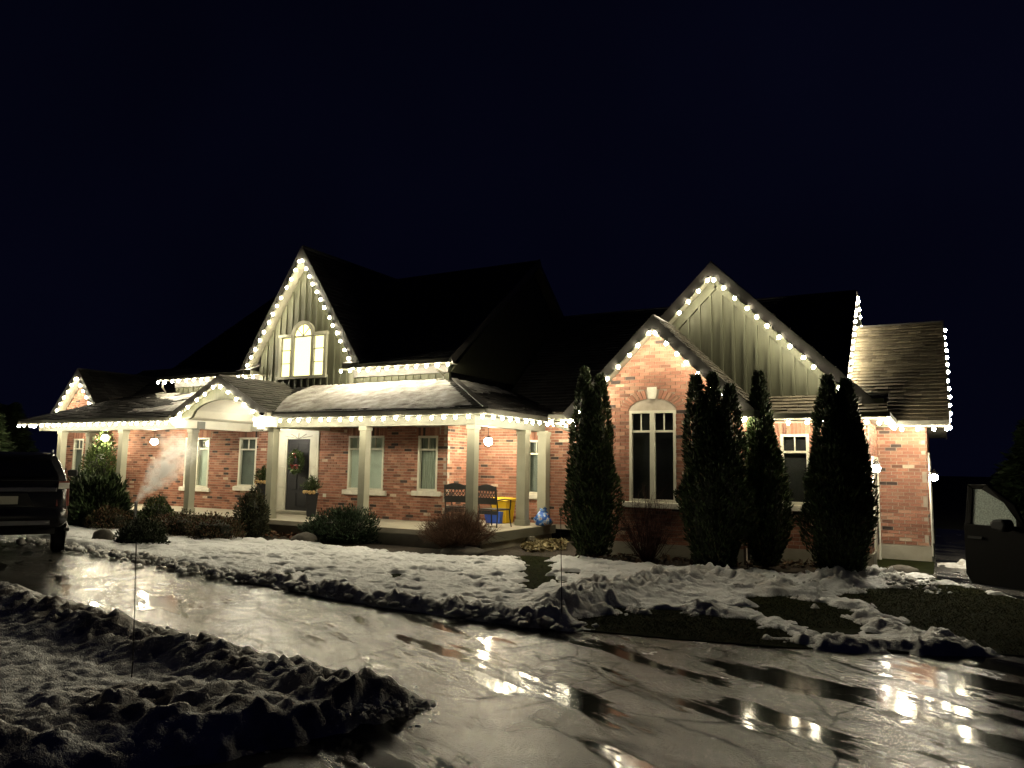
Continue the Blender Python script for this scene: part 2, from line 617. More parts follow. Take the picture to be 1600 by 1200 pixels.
def vnoise(x, y):
    xi, yi = np.floor(x).astype(int), np.floor(y).astype(int)
    xf, yf = x - xi, y - yi
    u, v = xf * xf * (3 - 2 * xf), yf * yf * (3 - 2 * yf)

    def h(a, b):
        return _val[(_perm[a & 511] + b * 37) & 511]
    return (h(xi, yi) * (1 - u) + h(xi + 1, yi) * u) * (1 - v) + (h(xi, yi + 1) * (1 - u) + h(xi + 1, yi + 1) * u) * v


def fbm(x, y, f=1.0, o=4, g=0.5):
    s, a, t = 0, 1.0, 0
    for i in range(o):
        s = s + a * vnoise(x * f + 17.3 * i, y * f - 9.1 * i)
        t += a
        a *= g
        f *= 2.03
    return s / t


def sdist_poly(X, Y, poly):
    """Signed distance to polygon (positive inside)."""
    P = np.array([(p[0], p[1]) for p in poly])
    d = np.full(X.shape, 1e9)
    ins = np.zeros(X.shape, bool)
    n = len(P)
    for i in range(n):
        a, b = P[i], P[(i + 1) % n]
        d = np.minimum(d, seg_d(X, Y, a, b))
        c = ((a[1] > Y) != (b[1] > Y))
        with np.errstate(divide='ignore', invalid='ignore'):
            xx = (b[0] - a[0]) * (Y - a[1]) / (b[1] - a[1] + 1e-12) + a[0]
        ins ^= c & (X < xx)
    return np.where(ins, d, -d)


def seg_d(X, Y, a, b):
    ex, ey = b[0] - a[0], b[1] - a[1]
    t = np.clip(((X - a[0]) * ex + (Y - a[1]) * ey) / (ex * ex + ey * ey + 1e-9), 0, 1)
    return np.hypot(X - a[0] - t * ex, Y - a[1] - t * ey)


def line_d(X, Y, pts):
    d = np.full(X.shape, 1e9)
    for a, b in zip(pts[:-1], pts[1:]):
        d = np.minimum(d, seg_d(X, Y, a, b))
    return d


def sstep(a, b, x):
    t = np.clip((x - a) / (b - a), 0, 1)
    return t * t * (3 - 2 * t)


def cells(X, Y, f):
    """Cellular noise: (0..1 random value of the nearest cell, distance to its centre)."""
    x, y = X * f, Y * f
    xi, yi = np.floor(x).astype(int), np.floor(y).astype(int)
    best = np.full(X.shape, 9.0)
    val = np.zeros(X.shape)
    for dx in (-1, 0, 1):
        for dy in (-1, 0, 1):
            a, b = xi + dx, yi + dy
            h1 = _val[(_perm[a & 511] + b * 37) & 511]
            h2 = _val[(_perm[(a + 91) & 511] + b * 53) & 511]
            h3 = _val[(_perm[(a + 217) & 511] + b * 71) & 511]
            d = np.hypot(a + h1 - x, b + h2 - y)
            k = d < best
            best = np.where(k, d, best)
            val = np.where(k, h3, val)
    return val, best


def chunks(X, Y, f):
    """Broken lumps: some cells stand up as rounded chunks, most stay low."""
    wx = X + 0.10 / f * (fbm(X, Y, f * 2.0, 2) - 0.5) * 6
    wy = Y + 0.10 / f * (fbm(X + 31, Y + 5, f * 2.0, 2) - 0.5) * 6
    v, d = cells(wx, wy, f)
    return np.clip(v * 1.25 - 0.15, 0, 1) * np.sqrt(np.clip(1.0 - (d / 0.72) ** 2, 0, 1))

# ================================================================== THE GROUND
gm = MB()
gm.add([(-400, -400, -0.09), (400, -400, -0.09), (400, 600, -0.09), (-400, 600, -0.09)], [(0, 1, 2, 3)])
tag(gm.build('ground', 'ground'), 'dark open ground reaching to the horizon around the house', 'ground', kind='structure')

far_edge = [G(-160, 800), G(60, 838), G(200, 866), G(400, 908), G(560, 940), G(690, 959), G(800, 974), G(890, 984), G(1060, 1000), G(1230, 1013), G(1400, 1020), G(1540, 1022), G(1680, 1032)]
near_edge = [G(640, 1098), G(380, 1045), G(150, 962), G(0, 928), G(-300, 880)]
drive_poly = [(p.x, p.y) for p in far_edge] + [(1.9, 10.2), (1.6, 13.0), (0.7, 14.4), (-0.15, 15.8), (-0.15, 30), (30, 30), (30, -14), (-9, -14), (-5.2, 1.5)] + [(-4.35, 3.3), (-3.95, 4.2)] + [(p.x, p.y) for p in near_edge]
dm = MB()
dm.add([(x, y, 0.0) for x, y in drive_poly], [tuple(range(len(drive_poly)))])
drv = dm.build('driveway', 'asphalt')
tag(drv, 'wet cracked asphalt driveway reflecting the house lights', 'driveway', kind='structure')

# lawn in front of the house, a sheet a few centimetres above the driveway
lawn_poly = [(p.x, p.y) for p in far_edge] + [(1.9, 10.2), (1.6, 13.0), (0.7, 14.4), (-0.15, 15.8), (-0.15, 18.6), (-34, 18.6), (-40, 16)]
lm = MB()
lm.prism([(x, y, -0.08) for x, y in lawn_poly], (0, 0, 0.092))
tag(lm.build('lawn', 'turf'), 'dark wet lawn between the driveway and the house', 'lawn', kind='structure')
lm = MB()
nl = [(p.x, p.y) for p in near_edge]
lm.prism([(x, y, -0.08) for x, y in nl + [(-34, 5), (-30, -10), (-9, -14), (-5.2, 1.5), (-4.35, 3.3), (-3.95, 4.2)]], (0, 0, 0.092))
tag(lm.build('lawn', 'turf'), 'dark lawn on the near side of the driveway under the snow heap', 'lawn', kind='structure')

bed_poly = [(-30, 12.6), (-18, 12.9), (-13, 13.2), (-9.6, 13.0), (-8.4, 13.5), (-7.6, 14.3), (-5.5, 14.3), (-3, 14.6), (-0.9, 15.2), (-0.9, 16.15), (-7.05, 16.15), (-7.05, 17.6), (-30, 17.6)]
bm_ = MB()
bm_.add([(x, y, 0.018) for x, y in bed_poly], [tuple(range(len(bed_poly)))])
tag(bm_.build('planting_bed', 'soil'), 'dark mulch planting bed along the foot of the house', 'flower bed', kind='structure')

# ------------------------------------------------------------------ snow lying on the lawn
grass_px = [
    [(885, 962), (930, 948), (1000, 947), (1100, 957), (1180, 966), (1250, 1005), (1260, 1020), (1060, 1006), (890, 996)],
    [(1175, 932), (1240, 928), (1330, 955), (1345, 975), (1270, 974), (1200, 954)],
    [(1320, 928), (1420, 912), (1500, 914), (1640, 950), (1640, 1025), (1548, 1014), (1480, 985), (1390, 955)],
    [(785, 852), (862, 860), (858, 888), (842, 916), (824, 922), (826, 880)],
    [(900, 858), (960, 862), (960, 872), (905, 868)],
]
grass_w = [[G(x, y, 0.04) for x, y in p] for p in grass_px]
bank_edge = [G(x, y, 0.05) for x, y in [(-160, 796), (40, 846), (130, 858), (215, 872), (330, 895), (420, 908), (560, 932), (690, 951), (800, 966), (872, 972)]]
ridges = [
    (bank_edge, 0.085, 0.24),
    ([G(x, y, 0.1) for x, y in [(890, 946), (930, 925), (1000, 915), (1060, 905)]], 0.12, 0.5),
    ([G(x, y, 0.1) for x, y in [(890, 940), (960, 945), (1040, 950), (1100, 948)]], 0.10, 0.3),
    ([G(x, y, 0.1) for x, y in [(1060, 905), (1100, 895), (1160, 905), (1220, 915)]], 0.11, 0.42),
    ([G(x, y, 0.1) for x, y in [(1290, 905), (1340, 893), (1400, 905), (1440, 912)]], 0.12, 0.42),
    ([G(x, y, 0.1) for x, y in [(1200, 985), (1300, 995), (1420, 1000), (1530, 1012)]], 0.06, 0.4),
    ([G(x, y, 0.1) for x, y in [(1180, 910), (1300, 945), (1420, 980), (1520, 1008)]], 0.06, 0.3),
    ([G(x, y, 0.1) for x, y in [(1450, 848), (1500, 846)]], 0.3, 0.5),
]


def snow_field(name, x0, x1, y0, y1, step, hf, label, cat):
    nx, ny = int((x1 - x0) / step) + 1, int((y1 - y0) / step) + 1
    X, Y = np.meshgrid(np.linspace(x0, x1, nx), np.linspace(y0, y1, ny))
    H, D, keep = hf(X, Y)
    V = np.stack([X, Y, H], -1).reshape(-1, 3)
    idx = np.arange(nx * ny).reshape(ny, nx)
    q = np.stack([idx[:-1, :-1], idx[:-1, 1:], idx[1:, 1:], idx[1:, :-1]], -1).reshape(-1, 4)
    k = keep.reshape(-1)
    q = q[k[q].any(1)]
    used = np.unique(q)
    mp = np.full(len(V), -1)
    mp[used] = np.arange(len(used))
    me = np_mesh(name, V[used], mp[q], 'snow', smooth=True, extra=D.reshape(-1)[used])
    return tag(link(name, me), label, cat, kind='stuff')


def clumps(X, Y, f):
    """Lumpy, ploughed-up relief (0..1)."""
    a = np.abs(fbm(X, Y, f, 3) - 0.5) * 2
    b = np.abs(fbm(X + 50, Y - 31, f * 2.3, 3) - 0.5) * 2
    return np.clip(1.0 - 1.5 * a, 0, 1) * 0.65 + np.clip(1.0 - 1.6 * b, 0, 1) * 0.35


def lawn_h(X, Y):
    sd = sdist_poly(X, Y, lawn_poly)
    t = 0.055 + 0.075 * (fbm(X, Y, 0.5, 3) - 0.5)
    # dimples and wind lips, longer across the slope
    t = t + 0.085 * (fbm(X * 1.0 + 4, Y * 1.7, 2.4, 4, 0.6) - 0.5)
    t = t - 0.07 * sstep(0.60, 0.72, fbm(X * 1.3 + 9, Y * 2.0 + 3, 2.0, 2))
    for g in grass_w:
        d = sdist_poly(X, Y, [(p.x, p.y) for p in g]) + 0.75 * (fbm(X, Y, 2.6, 5, 0.62) - 0.5)
        t = t - 0.15 * sstep(-0.3, 0.30, d) + 0.05 * sstep(0.60, 0.72, fbm(X + 3, Y, 3.5, 3)) * sstep(0.0, 0.2, d)
    rag = 0.8 * (fbm(X, Y, 1.1, 4) - 0.5)
    bd = sdist_poly(X, Y, bed_poly) + rag
    t = t - 0.24 * sstep(-0.15, 0.25, bd)
    # thinner, patchier on the right-hand side
    t = t - 0.05 * sstep(-4.5, -1.0, X) * sstep(0.45, 0.6, fbm(X, Y, 1.6, 3))
    dirt = np.zeros_like(X)
    cl, cl2 = clumps(X, Y, 2.0), clumps(X + 20, Y + 7, 4.4)
    ck1, ck2, ck3 = chunks(X, Y, 2.6), chunks(X + 5, Y + 8, 5.5), chunks(X + 7, Y + 2, 11.0)
    add = np.zeros_like(X)
    for pts, h, w in ridges:
        d = line_d(X, Y, [(p.x, p.y) for p in pts]) + 0.22 * (fbm(X, Y, 1.5, 2) - 0.5)
        m = np.exp(-(d / w) ** 2)
        add = np.maximum(add, m * h * (0.4 + 0.35 * cl + 0.6 * ck1 + 0.75 * ck2 + 0.7 * ck3))
        dirt = np.maximum(dirt, m * (0.85 if h > 0.12 else 0.5))
    t = t + add
    ef = sstep(-0.14, 0.10, sd + 0.14 * (cl2 - 0.4))
    t = np.where(t > 0, t * ef, t) - 0.05 * (1 - ef)
    crust = 0.026 * (chunks(X, Y, 5.5) - 0.25) + 0.022 * (chunks(X + 9, Y, 10.0) - 0.25) + 0.034 * (fbm(X, Y, 8.0, 4, 0.62) - 0.5)
    t = t + crust * sstep(-0.04, 0.05, t)
    return 0.012 + np.maximum(t, -0.05), dirt, (t > -0.035) & (sd > -0.28)


near_snow = snow_field('snow_cover', -13.0, 2.2, 7.4, 16.0, 0.034, lawn_h, 'bumpy thin snow covering the lawn in front of the porch', 'snow')
far_snow = snow_field('snow_cover', -30.0, -13.0, 7.4, 15.0, 0.08, lawn_h, 'thin snow and lumpy bank at the far left end of the lawn', 'snow')

heap_line = [G(x, y, 0.2) for x, y in [(-60, 900), (100, 955), (210, 985), (330, 1010), (480, 1052), (570, 1078), (632, 1094)]]
heap_line2 = [G(x, y, 0.25) for x, y in [(-100, 1130), (60, 1110), (200, 1080), (330, 1085), (400, 1100)]]
heap_line3 = [G(x, y, 0.05) for x, y in [(100, 1215), (300, 1180), (420, 1150), (520, 1125), (620, 1105)]]


def heap_h(X, Y):
    poly = nl + [(-34, 5), (-30, -10), (-9, -14), (-5.2, 1.5), (-4.35, 3.3), (-3.95, 4.2)]
    sd = sdist_poly(X, Y, poly)
    t = 0.05 + 0.06 * (fbm(X, Y, 0.7, 3) - 0.5) + 0.07 * (fbm(X, Y * 1.5, 2.6, 4, 0.6) - 0.5)
    cl, cl2 = clumps(X, Y, 1.7), clumps(X + 20, Y + 7, 4.0)
    ck1, ck2, ck3 = chunks(X, Y, 2.4), chunks(X + 5, Y + 8, 5.0), chunks(X + 7, Y + 2, 11.0)
    dirt = np.zeros_like(X)
    add = np.zeros_like(X)
    for pts, h, w in ((heap_line, 0.095, 0.36), (heap_line2, 0.09, 0.75), (heap_line3, 0.045, 0.25)):
        d = line_d(X, Y, [(p.x, p.y) for p in pts]) + 0.25 * (fbm(X, Y, 1.3, 2) - 0.5)
        m = np.exp(-(d / w) ** 2)
        add = np.maximum(add, m * h * (0.7 + 0.4 * cl + 0.6 * ck1 + 0.7 * ck2 + 0.7 * ck3))
        dirt = np.maximum(dirt, m)
    t = t + add
    ef = sstep(-0.26, 0.06, sd + 0.16 * (cl2 - 0.4))
    t = t * ef - 0.05 * (1 - ef)
    t = t + (0.034 * (fbm(X, Y, 7.0, 5, 0.6) - 0.5) + 0.025 * (chunks(X, Y, 13.0) - 0.25)) * sstep(0.0, 0.04, t)
    return 0.012 + np.maximum(t, -0.05), 0.3 + 0.7 * dirt, sd > -0.32


snow_field('snow_heap', -14.0, -3.0, 1.4, 7.0, 0.035, heap_h, 'dark ploughed snow heap on the near left side of the driveway', 'snow')

# loose clods of snow along the bank
def clods(name, pts, n, spread, smin, smax, z, label):
    Vs, Fs, dd = [], [], []
    base = MB().lathe([(0.55, -0.8), (0.95, -0.2), (0.8, 0.45), (0.35, 0.85)], n=7)
    bv = np.array(base.v)
    tri = []
    for f in base.f:
        for i in range(1, len(f) - 1):
            tri.append((f[0], f[i], f[i + 1]))
    tri = np.array(tri)
    off = 0
    seg = [(Vector(a), Vector(b)) for a, b in zip(pts[:-1], pts[1:])]
    for i in range(n):
        a, b = random.choice(seg)
        p = a.lerp(b, random.random())
        s = smin + (smax - smin) * random.random() ** 3
        q = bv * (1 + 0.5 * rng.uniform(-1, 1, (len(bv), 3))) * np.array([random.uniform(0.7, 1.5), random.uniform(0.7, 1.3), random.uniform(0.5, 1.1)])
        th = random.random() * 6.28
        R = np.array([[cos(th), -sin(th), 0], [sin(th), cos(th), 0], [0, 0, 1]])
        q = (q * s * np.array([1, 1, 0.8])) @ R.T + np.array([p.x + random.gauss(0, spread), p.y + random.gauss(0, spread), z + s * 0.35])
        Vs.append(q)
        Fs.append(tri + off)
        off += len(bv)
    me = np_mesh(name, np.concatenate(Vs), np.concatenate(Fs), 'snow', smooth=False, extra=np.full(off, 0.5))
    tag(link(name, me), label, 'snow', kind='stuff')


clods('snow_clods', bank_edge[1:], 900, 0.15, 0.012, 0.10, 0.05, 'loose clods of snow along the bank at the far driveway edge')
clods('snow_clods', heap_line, 700, 0.16, 0.008, 0.04, 0.10, 'loose clods of snow on the ridge of the near heap')
clods('snow_clods', ridges[3][0] + ridges[4][0], 300, 0.3, 0.012, 0.06, 0.10, 'loose clods of snow on the mounds by the tall cedars')

# ------------------------------------------------------------------ grass blades in the bare patches
gv, gt = [], []
for gi, g in enumerate(grass_w):
    P = np.array([(p.x, p.y) for p in g])
    n = [9000, 3500, 13000, 2200, 300][gi]
    x = rng.uniform(P[:, 0].min() - 0.2, P[:, 0].max() + 0.2, n * 3)
    y = rng.uniform(P[:, 1].min() - 0.2, P[:, 1].max() + 0.2, n * 3)
    ok = sdist_poly(x, y, P) > -0.15
    ok &= sdist_poly(x, y, lawn_poly) > 0.02
    x, y = x[ok][:n], y[ok][:n]
    m = len(x)
    th = rng.uniform(0, 6.28, m)
    h = rng.uniform(0.008, 0.04, m)
    ln = rng.uniform(0.02, 0.09, m)
    w = 0.004
    a = np.stack([x - w * np.cos(th), y - w * np.sin(th), np.full(m, 0.011)], -1)
    b = np.stack([x + w * np.cos(th), y + w * np.sin(th), np.full(m, 0.011)], -1)
    c = np.stack([x + ln * np.sin(th * 3), y + ln * np.cos(th * 3), 0.012 + h], -1)
    gv.append(np.stack([a, b, c], 1).reshape(-1, 3))
    base = np.array([0.030, 0.037, 0.011]) if gi != 3 else np.array([0.05, 0.07, 0.02])
    tn = base * rng.uniform(0.5, 1.5, (m, 1))
    dry = rng.random(m) < 0.25
    tn[dry] = np.array([0.08, 0.065, 0.03]) * rng.uniform(0.6, 1.2, (dry.sum(), 1))
    gt.append(tn)
gv = np.concatenate(gv)
me = np_mesh('grass', gv, np.arange(len(gv)).reshape(-1, 3), 'grass', np.concatenate(gt))
tag(link('grass', me), 'short matted grass showing through the melting snow', 'grass', kind='stuff')

# pale dead leaves by the end of the porch and brown litter in the bed
def litter(name, px, n, z, cols, label, smin=0.03, smax=0.09):
    P = [G(x, y, z) for x, y in px]
    A = np.array([(p.x, p.y) for p in P])
    x = rng.uniform(A[:, 0].min(), A[:, 0].max(), n * 4)
    y = rng.uniform(A[:, 1].min(), A[:, 1].max(), n * 4)
    ok = sdist_poly(x, y, A) > 0
    x, y = x[ok][:n], y[ok][:n]
    m = len(x)
    c = np.stack([x, y, z + rng.uniform(0.0, 0.09, m)], -1)
    d = rng.standard_normal((m, 3)) * np.array([1, 1, 0.45])
    d /= np.linalg.norm(d, axis=1, keepdims=True)
    e = rng.standard_normal((m, 3)) * np.array([1, 1, 0.6])
    e -= d * (d * e).sum(1, keepdims=True)
    e /= np.linalg.norm(e, axis=1, keepdims=True)
    s = rng.uniform(smin, smax, (m, 1))
    V = np.stack([c - d * s, c + e * s * 0.45, c + d * s, c - e * s * 0.45], 1).reshape(-1, 3)
    tn = np.array(cols)[rng.integers(0, len(cols), m)] * rng.uniform(0.7, 1.2, (m, 1))
    me = np_mesh(name, V, np.arange(len(V)).reshape(-1, 4), 'litter', tn)
    tag(link(name, me), label, 'leaves', kind='stuff')


litter('dead_leaves', [(815, 852), (850, 846), (885, 848), (884, 860), (840, 864), (818, 862)], 900, 0.03, [(0.30, 0.25, 0.13), (0.24, 0.20, 0.11), (0.14, 0.11, 0.055)], 'pale straw coloured dead leaves at the end of the porch')
litter('leaf_litter', [(395, 828), (470, 826), (660, 838), (660, 850), (500, 846), (400, 838)], 1500, 0.04, [(0.12, 0.06, 0.035), (0.09, 0.06, 0.035), (0.16, 0.07, 0.04)], 'brown leaf litter in the bed before the porch steps')
litter('leaf_litter', [(900, 868), (1100, 874), (1350, 884), (1350, 892), (1100, 884), (900, 874)], 700, 0.04, [(0.10, 0.06, 0.035), (0.07, 0.05, 0.035)], 'brown leaf litter under the tall cedars')


def mound_h(X, Y):
    d = np.hypot((X - 0.75) / 0.9, (Y - 18.2) / 0.45)
    t = 0.15 * np.exp(-d ** 2) * (0.4 + 0.8 * chunks(X, Y, 3.0) + 0.5 * chunks(X + 4, Y, 7.0)) - 0.04
    return np.maximum(t, -0.02), np.full_like(X, 0.75), t > -0.015


snow_field('snow_bank', -0.1, 2.4, 17.2, 19.4, 0.04, mound_h, 'small shovelled snow bank beside the garage corner', 'snow')

# ================================================================== THE HOUSE
house = thing('house', 'long red brick house with sage green gables and a wrap-around front porch', 'house', (-10, 18, 0))


def brick_tone():
    r = random.random()
    if r < 0.042:
        c = (0.06, 0.045, 0.04)
    elif r < 0.10:
        c = (0.17, 0.085, 0.06)
    elif r < 0.13:
        c = (0.41, 0.32, 0.24)
    elif r < 0.27:
        c = (0.34, 0.19, 0.13)
    elif r < 0.60:
        c = (0.30, 0.145, 0.098)
    else:
        c = (0.255, 0.118, 0.08)
    k = random.uniform(0.74, 1.22)
    return tuple(x * k for x in c)


TONES = [brick_tone() for _ in range(160)]
brick_cache = {}
indiv_left = [300]


def wpt(face, val, u, z, d):
    return Vector((u, val - d, z)) if face == '-Y' else Vector((val + d, u, z))


def wbox(mb, face, val, u0, u1, z0, z1, d0, d1, tone=None):
    if face == '-Y':
        mb.box(u0, u1, val - d1, val - d0, z0, z1, tone)
    else:
        mb.box(val + d0, val + d1, u0, u1, z0, z1, tone)


def subtract(seg, cuts):
    out = [seg]
    for a, b in cuts:
        nx = []
        for s0, s1 in out:
            if b <= s0 or a >= s1:
                nx.append((s0, s1))
            else:
                if a > s0:
                    nx.append((s0, a))
                if b < s1:
                    nx.append((b, s1))
        out = nx
    return out


def brick_wall(face, val, u0, u1, z0, z1, holes=(), lint=(), interval=None, bz0=None, bz1=None, indiv=None, extra=None, label=None):
    """Mortar backing with real bricks standing 12 mm proud. holes: (a,b,za,zb) openings; lint: areas without running bond."""
    interval = interval or (lambda z: (u0, u1))
    back = MB()
    cuts = sorted({z0, z1, *[min(max(h[2], z0), z1) for h in holes], *[min(max(h[3], z0), z1) for h in holes]})
    for za, zb in zip(cuts[:-1], cuts[1:]):
        if zb - za < 1e-4:
            continue
        zm = (za + zb) / 2
        lo, hi = interval(zm)
        for s0, s1 in subtract((lo, hi), [(h[0], h[1]) for h in holes if h[2] < zm < h[3]]):
            la, ha = interval(za + 1e-4)
            lb, hb = interval(zb - 1e-4)
            q = [(la if s0 == lo else s0, za), (ha if s1 == hi else s1, za), (hb if s1 == hi else s1, zb), (lb if s0 == lo else s0, zb)]
            dv = wpt(face, 0, 0, 0, -0.1) - wpt(face, 0, 0, 0, 0)
            back.prism([wpt(face, val, a, b, -0.012) for a, b in q], dv)
    wall = back.build('brick_wall', 'mortar', house)
    if label:
        wall['label'] = label
    rest = MB()
    z = bz0 if bz0 is not None else z0
    top = bz1 if bz1 is not None else z1
    i = 0
    while z + 0.066 <= top + 1e-6:
        zm = z + 0.033
        lo, hi = interval(zm + 0.03)
        cut = [(h[0], h[1]) for h in list(holes) + list(lint) if not callable(h) and h[2] < zm < h[3]]
        cut += [c for c in (f(zm) for f in lint if callable(f)) if c]
        for s0, s1 in subtract((lo, hi), cut):
            k = math.floor((s0 - 0.1125 * (i % 2)) / 0.225)
            u = k * 0.225 + 0.1125 * (i % 2)
            while u < s1:
                a, b = max(u, s0), min(u + 0.215, s1)
                u += 0.225
                if b - a < 0.03:
                    continue
                tn = TONES[random.randrange(160)]
                pr = random.uniform(-0.002, 0.003)
                if indiv and indiv_left[0] > 0 and indiv(zm):
                    key = (face, round(b - a, 2), tn)
                    if key not in brick_cache:
                        q = MB()
                        wbox(q, face, 0, 0, round(b - a, 2), 0, 0.065, -0.03, 0.0, tn)
                        brick_cache[key] = q.mesh('brick', M['brick'])
                    o = bpy.data.objects.new('brick', brick_cache[key])
                    COL.objects.link(o)
                    o.parent = wall
                    o.location = wpt(face, val, a, z, pr) - org(house)
                    indiv_left[0] -= 1
                else:
                    wbox(rest, face, val, a, b, z, z + 0.065, -0.03, pr, tn)
        z += 0.075
        i += 1
    for (a, b, za, zb) in (extra or []):  # soldier courses
        u = a
        while u + 0.06 < b + 0.005:
            wbox(rest, face, val, u, u + 0.065, za, zb, -0.03, random.uniform(0.002, 0.006), TONES[random.randrange(160)])
            u += 0.075
    if rest.f:
        r = rest.build('bricks', 'brick', wall)
        r['kind'] = 'stuff'
    return wall


def window(x0, x1, y, z0, z1, sashes=1, blind='blind', sill=True, transom=0.36, label=None):
    fr = MB()
    w = 0.055
    fr.box(x0, x0 + w, y - 0.015, y + 0.085, z0, z1)
    fr.box(x1 - w, x1, y - 0.015, y + 0.085, z0, z1)
    fr.box(x0 + w, x1 - w, y - 0.015, y + 0.085, z1 - w, z1)
    fr.box(x0 + w, x1 - w, y - 0.015, y + 0.085, z0, z0 + w)
    n = sashes
    step = (x1 - x0) / n
    for i in range(1, n):
        fr.box(x0 + i * step - 0.05, x0 + i * step + 0.05, y - 0.018, y + 0.085, z0 + w, z1 - w)
    win = fr.build('window', 'white', house)
    if label:
        win['label'] = label
    zt = z1 - transom
    for i in range(n):
        a = x0 + i * step + (w if i == 0 else 0.05)
        b = x0 + (i + 1) * step - (w if i == n - 1 else 0.05)
        m = MB()
        m.box(a, b, y + 0.005, y + 0.045, zt - 0.022, zt + 0.022)
        m.box((a + b) / 2 - 0.012, (a + b) / 2 + 0.012, y + 0.008, y + 0.04, zt + 0.022, z1 - w)
        m.build('muntin', 'white', win)
        MB().box(a, b, y + 0.03, y + 0.036, z0 + w, zt - 0.022).build('pane', 'glass', win)
        MB().box(a, (a + b) / 2 - 0.012, y + 0.03, y + 0.036, zt + 0.022, z1 - w).build('pane', 'glass', win)
        MB().box((a + b) / 2 + 0.012, b, y + 0.03, y + 0.036, zt + 0.022, z1 - w).build('pane', 'glass', win)
        bl = MB()
        if blind == 'curtain':
            k = 14
            for j in range(k):
                u0 = a + (b - a) * j / k
                u1 = a + (b - a) * (j + 1) / k
                yy = [y + 0.12 + 0.02 * (jj % 2) for jj in (j, j + 1)]
                bl.add([(u0, yy[0], z0), (u1, yy[1], z0), (u1, yy[1], z1), (u0, yy[0], z1)], [(0, 1, 2, 3)])
        else:
            bl.box(a - 0.03, b + 0.03, y + 0.10, y + 0.115, z0, z1)
        bl.build('curtain' if blind == 'curtain' else 'blind', blind, win)
    if sill:
        MB().box(x0 - 0.14, x1 + 0.14, y - 0.07, y + 0.05, z0 - 0.13, z0 - 0.004).build('sill', 'stone', win, bevel=0.012)
    return win


# ---- brick walls (openings: windows and door) -----------------------
YA, YB, YC, YG, YS = 16.2, 17.7, 16.2, 15.4, 18.7
wins = [(-14.32, -13.07, 1.16, 2.64), (-11.93, -11.30, 1.20, 2.63), (-18.70, -17.95, 1.13, 2.61), (-21.20, -20.05, 1.05, 2.62), (-27.35, -26.75, 1.05, 2.6)]
door_hole = (-17.12, -15.42, 0.42, 2.80)
lint = [(a - 0.08, b + 0.08, zb, zb + 0.225) for a, b, za, zb in wins] + [(a - 0.14, b + 0.14, za - 0.13, za) for a, b, za, zb in wins]
brick_wall('-Y', YA, -28.2, -11.0, 0.3, 4.05, wins + [door_hole], lint, bz0=0.42, bz1=3.05, extra=[(a - 0.08, b + 0.08, zb + 0.004, zb + 0.222) for a, b, za, zb in wins], label='porch wall of mixed red brick around the front door')
brick_wall('+X', -11.0, YA, YB, 0.3, 4.05, bz0=0.42, bz1=3.05)
wB = (-9.47, -8.95, 1.16, 2.57)
brick_wall('-Y', YB, -11.0, -7.15, 0.3, 3.3, [wB], [(wB[0] - 0.08, wB[1] + 0.08, wB[3], wB[3] + 0.225), (wB[0] - 0.14, wB[1] + 0.14, wB[2] - 0.13, wB[2])], bz0=0.42, bz1=3.05, extra=[(wB[0] - 0.08, wB[1] + 0.08, wB[3] + 0.004, wB[3] + 0.222)])
wC = (-2.80, -2.25, 1.20, 2.62)
brick_wall('-Y', YC, -7.13, -1.17, 0.0, 3.1, [wC], [(wC[0] - 0.1, wC[1] + 0.1, wC[3], wC[3] + 0.225), (wC[0] - 0.14, wC[1] + 0.14, wC[2] - 0.13, wC[2])], bz0=0.33, bz1=3.05, extra=[(wC[0] - 0.1, wC[1] + 0.1, wC[3] + 0.004, wC[3] + 0.222)])
# small front gable with the tall arched window
XG, ZG, HG = -5.1, 5.06, 1.70
wG = (-5.76, -4.74, 1.18, 3.10)
ARC_Z, ARC_H, ARC_R = 3.10, 0.53, 0.26


def gable_iv(z):
    return (max(XG - HG, XG - (ZG - 0.16 - z)), min(XG + HG, XG + (ZG - 0.16 - z)))


def arch_cut(z):
    xc = (wG[0] + wG[1]) / 2
    if ARC_Z - 0.01 <= z < ARC_Z + ARC_R + 0.20:
        t = (z - ARC_Z) / (ARC_R + 0.20)
        h = (ARC_H + 0.20) * sqrt(max(0, 1 - t * t))
        return (xc - h, xc + h)
    return None


wallG = brick_wall('-Y', YG, XG - HG, XG + HG, 0.0, ZG - 0.2, [(wG[0], wG[1], wG[2], wG[3])], [arch_cut, (wG[0] - 0.14, wG[1] + 0.14, wG[2] - 0.13, wG[2])], interval=gable_iv, bz0=0.33, bz1=ZG - 0.2, indiv=lambda z: z > 3.32, label='orange-red brick gable over the tall arched window')
arch = MB()
xc = (wG[0] + wG[1]) / 2
for k in range(21):
    t0, t1 = pi * k / 21 + 0.012, pi * (k + 1) / 21 - 0.012
    if 9 <= k <= 11:
        continue
    tn = TONES[random.randrange(160)]
    P = [(xc - ARC_H * cos(t), YG - 0.004, ARC_Z + ARC_R * sin(t)) for t in (t0, t1)] + [(xc - (ARC_H + 0.19) * cos(t), YG - 0.004, ARC_Z + (ARC_R + 0.19) * sin(t)) for t in (t1, t0)]
    arch.prism(P, (0, 0.04, 0), tn)
a_ = arch.build('arch_brick', 'brick', wallG)
a_['kind'] = 'stuff'
key = MB().prism([(xc - 0.075, YG - 0.03, ARC_Z + ARC_R - 0.01), (xc + 0.075, YG - 0.03, ARC_Z + ARC_R - 0.01), (xc + 0.11, YG - 0.03, ARC_Z + ARC_R + 0.24), (xc - 0.11, YG - 0.03, ARC_Z + ARC_R + 0.24)], (0, 0.06, 0))
key.build('keystone', 'stone', house)
brick_wall('+X', XG + HG, YG, YC, 0.0, 3.1, bz0=0.33, bz1=3.0)
